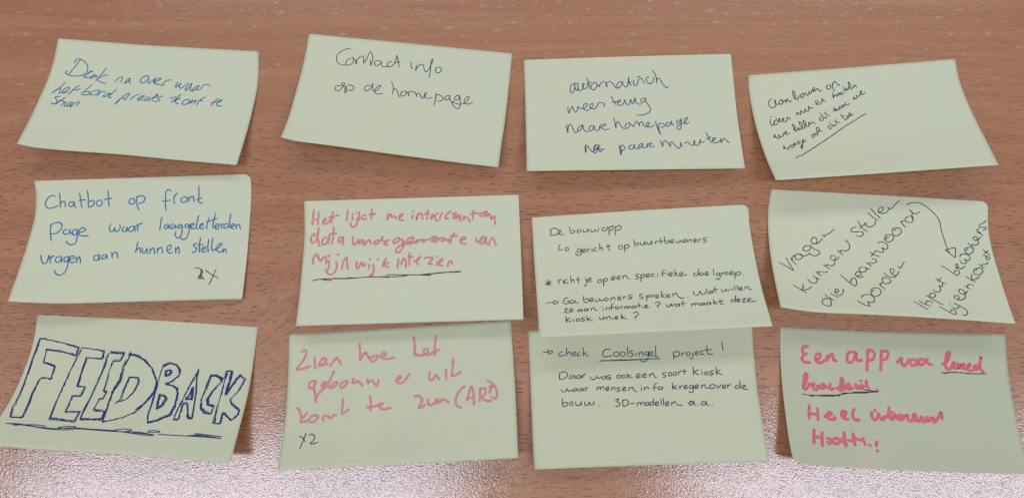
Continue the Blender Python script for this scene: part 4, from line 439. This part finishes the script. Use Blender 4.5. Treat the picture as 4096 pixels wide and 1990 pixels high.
('word','bouw.','ink',0.514,['1378 5083 1376 5620 1568 5590 1564 5384 1399 5425','1795 5340 1683 5420 1704 5601 1831 5548 1795 5340','1958 5353 1975 5622 2140 5590 2186 5370 2193 5638','2339 5382 2372 5652 2493 5617 2543 5443 2611 5644 2768 5549 2719 5412','3001 5691 3011 5710']),
('word','3D-modellen','ink',0.514,['3692 5352 3868 5321 3762 5491 3883 5588 3845 5807 3681 5813','4027 5421 4018 5819','4016 5421 4192 5389 4279 5617 4171 5812 4007 5819','4352 5684 4532 5678','4643 5642 4659 5846','4654 5731 4781 5607 4812 5830','4818 5716 4943 5618 4974 5841','5134 5613 5037 5695 5050 5846 5178 5793 5134 5613','5353 5602 5223 5681 5229 5858 5357 5804','5382 5383 5375 5867','5449 5810 5591 5705 5553 5615 5456 5696 5471 5900 5593 5855','5718 5405 5705 5888','5827 5412 5813 5895','5899 5839 6036 5734 6004 5644 5906 5726 5915 5928 6042 5884','6163 5698 6163 5944','6167 5804 6313 5664 6396 5889 6609 5946']),
('word','a.a.','ink',0.514,['7091 5669 6950 5730 6927 5904 7045 5928 7142 5715 7153 5935 7195 5955','7100 5687 6959 5757 6937 5922 7062 5912 7128 5758','7311 5935 7320 5953','7633 5702 7491 5780 7467 5953 7598 5944 7684 5749 7683 5967 7801 5991','7916 6042 7926 6060']),
],
12: [
('word','Een','rose',1.714,['1218 1336 1069 1377 986 1606 1032 1879 1197 1892 1046 1988 956 2273 1048 2513 1294 2529','1565 2301 1751 2147 1774 1897 1677 1823 1574 1997 1548 2302 1673 2511 1873 2439','1909 2354 2064 2149 2087 1899 2058 2314','2058 2314 2254 1831 2335 1880 2341 2236 2453 2310']),
('word','app','rose',1.714,['3216 1593 3050 1633 2962 1887 2951 2217 3059 2401 3214 2225 3364 1638 3355 1968 3395 2212 3578 2172','3879 1410 3842 2154 3790 2895','3912 1407 4093 1478 4171 1694 4110 2027 3940 2175','4473 1427 4452 2115 4383 2857','4506 1425 4703 1469 4782 1629 4688 1992 4518 2111']),
('word','voor','rose',1.714,['5154 2239 5350 1901 5335 2230 5405 2472 5525 2385 5675 1995','5857 1986 5720 2102 5754 2401 5884 2422 5992 2254 5971 2008 5857 1986','6204 1943 6099 2085 6103 2331 6233 2352 6357 2183 6318 1966 6204 1943','6484 1931 6460 2097 6547 2311 6661 2334']),
('word','leesb','rose',1.714,['7476 1372 7374 1486 7291 1927 7257 2256 7288 2555 7412 2659 7524 2464','7491 1454 7428 1813 7312 2145 7140 2288','7553 2517 7682 2294 7658 2132 7567 2299 7586 2516 7747 2564','7833 2234 7813 2561 7961 2284 7977 2555','7977 2555 8086 2388 8063 2225 7981 2501 8170 2602','8244 2490 8356 2268 8327 2215 8214 2437 8261 2707 8425 2700','8682 2310 8547 2370 8499 2589 8628 2611 8790 2143 8863 1703 8790 2143 8769 2470 8879 2764']),
('underline','','ink',0.543,['7056 2835 7163 2940 7298 2880 7627 2867 8085 2876 8147 2917 8605 2921 9016 2894','7161 2967 7464 2858 7790 2877']),
('word','baarheid','rose',1.714,['1079 3333 1002 3587 962 4027 924 4414 1016 4513 1144 4281 1219 4110 1350 4097','1096 3331 1136 3519 1086 3851 986 4189','1417 4063 1341 4261 1377 4475 1508 4462 1573 4183 1613 4343','1793 4054 1687 4200 1708 4388 1809 4324 1888 4100 1911 4261 1973 4310','2121 4026 2075 4247 2097 4408 2248 4341','2625 3524 2584 3934 2532 4480','2669 3602 2689 3818 2622 4094 2395 4329','2632 4201 2803 4080 2683 4414','2788 4298 2930 4124 2974 3958 2893 3937 2845 4185 2916 4342 3087 4221','3236 3939 3250 4209 3347 4229','3469 3673 3481 3694','3495 3974 3385 4145 3443 4249 3586 4076','3710 3689 3708 3960 3787 4225','4135 4321 4147 4331']),
('underline','','ink',0.543,['838 4859 1057 4901 1608 4913 2264 4827 2929 4612 3718 4500 4195 4425','1164 4998 1610 4886 2101 4830 2474 4842','2586 4638 3061 4591 3682 4546','3065 4536 3589 4482 4195 4425','3553 4306 3858 4372 4195 4425','1607 4929 2259 4892']),
('word','Heel','rose',1.714,['1093 5663 1004 6619','1429 5877 1390 6657','1070 6275 1394 6300','1711 6412 1896 6310 2008 6175 1966 6074 1859 6147 1800 6403 1922 6579 2126 6540 2127 6394','2438 6284 2474 6009 2556 5940 2650 6015 2579 6251 2470 6343 2556 6503 2708 6490','3025 5756 2936 6055 2939 6430 3030 6527 3181 6515']),
('word','interessant','rose',1.714,['3775 5951 3751 6203 3794 6408 3916 6441 4020 6143 4062 5973 4084 6263 4147 6384 4242 6440','3920 5770 3946 5794','4556 5545 4509 5902 4417 6200 4261 6252','4521 5901 4698 5899','4526 6109 4551 6357 4650 6371','4650 6371 4699 6140 4804 6092 4854 6338 5001 6371 5119 6197 5036 6036 4955 6082 4909 6293','5119 6197 5263 6023 5296 6188 5279 6355 5371 6432 5476 6385 5541 6008 5621 5962 5650 6169 5602 6379 5696 6436 5813 6285 5882 6115 5919 6238 5871 6448 5999 6420 6104 6146 6155 6143 6097 6436 6237 6305 6329 6156 6398 6215 6367 6485 6480 6377 6639 6079 6772 5783 6759 6240']),
('word','Hoort','rose',1.714,['1150 7397 1054 8374','1481 7586 1392 8537','1149 7942 1423 7927','1667 7961 1829 8068 1820 8257 1700 8332 1652 8213','2043 7922 1934 8016 1910 8227 1998 8322 2130 8247 2175 8076 2118 7915 2043 7922','2436 7491 2401 7931 2398 8472','2314 7939 2275 8067 2330 8228 2445 8301','2284 7983 2697 8050','2819 7521 2802 7896 2796 8354','2794 7855 3103 7976','3195 7823 3215 8070 3238 8276','3417 8303 3442 8322','3752 8030 3706 8323','3689 8664 3703 8684']),
],
}

def _lerp_curve(c, t):
    n = len(c) - 1
    x = min(max(t, 0.0), 1.0) * n
    i = min(int(x), n - 1)
    f = x - i
    p0 = c[i - 1] if i > 0 else [2 * a - b for a, b in zip(c[0], c[1])]
    p1, p2 = c[i], c[i + 1]
    p3 = c[i + 2] if i + 2 <= n else [2 * a - b for a, b in zip(c[n], c[n - 1])]
    return [0.5 * ((2 * b) + (-a + d) * f + (2 * a - 5 * b + 4 * d - e) * f * f + (-a + 3 * b - 3 * d + e) * f ** 3)
            for a, b, d, e in zip(p0, p1, p2, p3)]

def surf(N, u, v):
    """paper surface: u 0..1 left to right, v 0..1 from the glued edge to the free edge"""
    T = _lerp_curve(N['t'], u); B = _lerp_curve(N['b'], u)
    L = _lerp_curve(N['l'], v); R = _lerp_curve(N['r'], v)
    TL, TR, BL, BR = N['t'][0], N['t'][-1], N['b'][0], N['b'][-1]
    return [(1 - v) * T[k] + v * B[k] + (1 - u) * L[k] + u * R[k]
            - ((1 - u) * (1 - v) * TL[k] + u * (1 - v) * TR[k] + (1 - u) * v * BL[k] + u * v * BR[k]) for k in range(3)]

PW, PH = 127.0, 76.2
# curled or rounded corners: (u side, v side, radius mm)
CORNERS = {5: [(1, 0, 4.0)], 7: [(1, 0, 4.5)], 8: [(1, 0, 4.0)], 9: [(0, 0, 2.2)], 12: [(0, 1, 4.5)], 6: [(1, 0, 1.2)], 3: [(1, 0, 0.8)]}

def warp(i, u, v):
    for (su, sv, r) in CORNERS.get(i, []):
        ru, rv = r / PW, r / PH
        a = 1 - (abs(u - su)) / ru; b = 1 - (abs(v - sv)) / rv
        if a > 0 and b > 0:
            a2 = a * math.sqrt(1 - b * b / 2); b2 = b * math.sqrt(1 - a * a / 2)
            u = su + (1 - 2 * su) * (1 - a2) * ru; v = sv + (1 - 2 * sv) * (1 - b2) * rv
    return u, v

def wave(i, u, v):
    """slight unevenness of a handled sheet, none along the glued edge"""
    n = noise.noise(Vector((u * 2.6 + i * 7.3, v * 1.8 + i * 3.1, i * 1.7)))
    n2 = noise.noise(Vector((u * 6.0 + i * 2.3, v * 4.0 + i * 5.1, i * 4.7)))
    k = min(1.0, max(0.0, (v - 0.12) / 0.4))
    inner = math.sin(math.pi * min(max(u, 0), 1)) * (1 - v) ** 0.5
    return k * inner * (1.4 * n + 0.5 * n2)

def P(i, u, v):
    p = surf(NOTES[i], u, v)
    return Vector((p[0], p[1], p[2] + wave(i, u, v))) / 1000.0

def Nrm(i, u, v):
    e = 0.004
    a = P(i, min(u + e, 1), v) - P(i, max(u - e, 0), v)
    b = P(i, u, max(v - e, 0)) - P(i, u, min(v + e, 1))
    return a.cross(b).normalized()

def sheet(i, origin, mat):
    nu, nv, th = 56, 36, 0.00011
    us = [k / nu for k in range(nu + 1)]; vs = [k / nv for k in range(nv + 1)]
    def refine(arr, lo, hi, n):
        return sorted(set([a for a in arr if not (lo < a < hi)] + [lo + (hi - lo) * k / n for k in range(n + 1)]))
    for (su, sv, r) in CORNERS.get(i, []):
        ru, rv = r / PW, r / PH
        us = refine(us, 1 - ru if su else 0, 1 if su else ru, 8)
        vs = refine(vs, 1 - rv if sv else 0, 1 if sv else rv, 8)
    nu, nv = len(us) - 1, len(vs) - 1
    V = []; F = []
    for layer in (0, 1):
        for v in vs:
            for u in us:
                a, b = warp(i, u, v)
                p = P(i, a, b)
                if layer: p = p - Nrm(i, a, b) * th
                V.append(p - origin)
    w = nu + 1; L = w * (nv + 1)
    for y in range(nv):
        for x in range(nu):
            a = y * w + x
            F.append((a, a + w, a + w + 1, a + 1))
            F.append((L + a, L + a + 1, L + a + w + 1, L + a + w))
    for x in range(nu):
        F.append((x, x + 1, L + x + 1, L + x)); a = nv * w + x
        F.append((a + 1, a, L + a, L + a + 1))
    for y in range(nv):
        a = y * w
        F.append((a + w, a, L + a, L + a + w)); a = y * w + nu
        F.append((a, a + w, L + a + w, L + a))
    return V, F

def spline(pts, step):
    if len(pts) < 3:
        (ax, ay), (bx, by) = pts[0], pts[-1]
        n = max(1, int(math.hypot(bx - ax, by - ay) / step))
        return [(ax + (bx - ax) * k / n, ay + (by - ay) * k / n) for k in range(n + 1)]
    out = []
    for k in range(len(pts) - 1):
        p0 = pts[k - 1] if k else pts[0]; p1 = pts[k]; p2 = pts[k + 1]; p3 = pts[k + 2] if k + 2 < len(pts) else pts[-1]
        n = max(1, int(math.hypot(p2[0] - p1[0], p2[1] - p1[1]) / step))
        for j in range(n):
            t = j / n
            out.append(tuple(0.5 * (2 * p1[c] + (p2[c] - p0[c]) * t + (2 * p0[c] - 5 * p1[c] + 4 * p2[c] - p3[c]) * t * t
                             + (3 * p1[c] - p0[c] - 3 * p2[c] + p3[c]) * t ** 3) for c in (0, 1)))
    out.append(pts[-1])
    return out

def ribbon(i, line, width, z, origin, V, F, rng, taper):
    """a pen line lying on the sheet: line in mm on the flat sheet"""
    n = len(line)
    if n < 2: return
    ph = rng.random() * 10
    rows = []
    L = 0.0; acc = [0.0]
    for k in range(1, n):
        L += math.hypot(line[k][0] - line[k - 1][0], line[k][1] - line[k - 1][1]); acc.append(L)
    hw0 = width / 2
    seq = []
    d0 = (line[1][0] - line[0][0], line[1][1] - line[0][1]); d1 = (line[-1][0] - line[-2][0], line[-1][1] - line[-2][1])
    def unit(d):
        m = math.hypot(*d) or 1.0
        return d[0] / m, d[1] / m
    d0, d1 = unit(d0), unit(d1)
    cap = ((1.0, 0.0), (0.92, 0.4), (0.7, 0.72), (0.38, 0.93))
    for c, s in cap:
        seq.append((line[0][0] - d0[0] * c * hw0 * 0.9, line[0][1] - d0[1] * c * hw0 * 0.9, d0, s, 0.0))
    for k in range(n):
        a = line[max(k - 1, 0)]; b = line[min(k + 1, n - 1)]
        seq.append((line[k][0], line[k][1], unit((b[0] - a[0], b[1] - a[1])), 1.0, acc[k]))
    for c, s in reversed(cap):
        seq.append((line[-1][0] + d1[0] * c * hw0 * 0.9, line[-1][1] + d1[1] * c * hw0 * 0.9, d1, s, L))
    for idx, (x, y, d, s, l) in enumerate(seq):
        wv = 1.0 + 0.22 * noise.noise(Vector((l * 0.35, ph, 0))) + 0.12 * noise.noise(Vector((l * 1.3, ph, 3)))
        if taper and L > 1.5:
            wv *= 0.72 + 0.28 * min(1.0, l / 0.8, (L - l) / 0.8 + 0.25)
        hw = hw0 * s * wv
        nx, ny = -d[1], d[0]
        base = len(V)
        zz = z + idx * 1.5e-8
        for sd in (1, -1):
            u = min(max((x + nx * hw * sd) / PW, 0.0), 1.0); v = min(max((y + ny * hw * sd) / PH, 0.0), 1.0)
            p = P(i, u, v) + Nrm(i, u, v) * zz
            V.append(p - origin)
        if idx:
            F.append((base - 2, base, base + 1, base - 1))

LABELS = {
 1: 'sticky note with slanting blue writing starting "Denk na over waar", above the Chatbot note',
 2: 'pale yellow sticky note tilted clockwise, handwritten "Contact info op de homepage"',
 3: 'sticky note with four dark blue lines starting "automatisch", right of the Contact info note',
 4: 'sticky note with small slanting dark writing and long slanting underline, right half empty',
 5: 'pale yellow sticky note with blue handwriting "Chatbot op front page" and a dark 2X',
 6: 'sticky note with three pink marker lines starting "Het lijkt me" above one dark underline',
 7: 'pale yellow sticky note headed "De bouwapp", its lower edge overlapping the Coolsingel note',
 8: 'curled pale yellow sticky note with diagonal writing and a curved arrow',
 9: 'yellow sticky note with FEEDBACK in large outlined capitals, lifted at its right side',
 10: 'sticky note with pink marker writing starting "Zien hoe het" and a small dark x2',
 11: 'yellow sticky note with "check Coolsingel project!", tucked under the bouwapp note',
 12: 'yellow sticky note, thick bright pink words starting "Een app voor", two dark underlines',
}
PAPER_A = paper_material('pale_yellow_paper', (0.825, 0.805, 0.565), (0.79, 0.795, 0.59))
PAPER_SHADED = paper_material('shaded_yellow_paper', (0.765, 0.745, 0.505), (0.73, 0.73, 0.52))  # near row: dimmer light painted into the paper colour, slightly yellower too
PAPER_DEEP_SHADED = paper_material('deep_shaded_yellow_paper', (0.665, 0.655, 0.455), (0.63, 0.635, 0.465))  # near right note: still deeper shade painted into its paper colour
KIND_NAMES = {'word': 'handwritten_word', 'letter': 'outlined_letter', 'arrow': 'drawn_arrow', 'underline': 'underline'}

for i in sorted(NOTES):
    rng = random.Random(100 + i)
    origin = P(i, 0.5, 0.0); origin.z = 0.0
    root = bpy.data.objects.new('sticky_note', None)
    root.empty_display_size = 0.02
    COL.objects.link(root)
    root.location = origin
    root['label'] = LABELS[i]; root['category'] = 'sticky note'
    root['group'] = 'sticky notes laid out in rows on the wooden table'
    V, F = sheet(i, origin, None)
    mesh_obj('paper_sheet', V, F, PAPER_DEEP_SHADED if i == 12 else PAPER_SHADED if i in (9, 10, 11) else PAPER_A, root)
    z = 0.00006
    for (kind, text, ink, width, strokes) in WRITING[i]:
        V, F = [], []
        marker = ink in ('pink', 'rose')
        for s in strokes:
            q = [int(a) for a in s.split()]
            pts = [(q[k] / 9999 * PW, q[k + 1] / 9999 * PH) for k in range(0, len(q), 2)]
            if kind == 'letter':
                # outlines gone over several times with a ballpoint
                for ps in range(5):
                    jit = 0.0 if ps == 0 else 0.22
                    ang = rng.uniform(0, 6.283)
                    ox, oy = (0.0, 0.0) if ps == 0 else (0.55 * math.cos(ang), 0.55 * math.sin(ang))
                    pp = []
                    for k, (x, y) in enumerate(pts):
                        pp.append((x + ox + rng.uniform(-jit, jit), y + oy + rng.uniform(-jit, jit)))
                    dense = []
                    for k in range(len(pp) - 1):
                        (ax, ay), (bx, by) = pp[k], pp[k + 1]
                        m = max(2, int(math.hypot(bx - ax, by - ay) / 1.2))
                        for t in range(m):
                            dense.append((ax + (bx - ax) * t / m + rng.uniform(-0.06, 0.06) * (ps + 1), ay + (by - ay) * t / m + rng.uniform(-0.06, 0.06) * (ps + 1)))
                    dense.append(pp[-1])
                    if ps:
                        # second passes come in runs, with gaps and overshoots
                        k = 0
                        while k < len(dense) - 2:
                            run = rng.randint(6, 16)
                            seg = dense[k:k + run]
                            if len(seg) > 2 and rng.random() < 0.66:
                                ribbon(i, spline(seg, 0.4), width * rng.uniform(0.7, 1.2), z, origin, V, F, rng, True); z += 4e-7
                            k += run
                    else:
                        ribbon(i, spline(dense, 0.4), width * 1.05, z, origin, V, F, rng, True); z += 4e-7
            else:
                ribbon(i, spline(pts, 0.25 if not marker else 0.4), width, z, origin, V, F, rng, not marker); z += 4e-7
        o = mesh_obj(KIND_NAMES[kind], V, F, INKS[ink], root)
        if kind == 'word':
            o['label'] = '%s writing "%s"' % (INK_WORDS[ink], text)
        elif kind == 'letter':
            o['label'] = 'outlined capital letter %s' % text
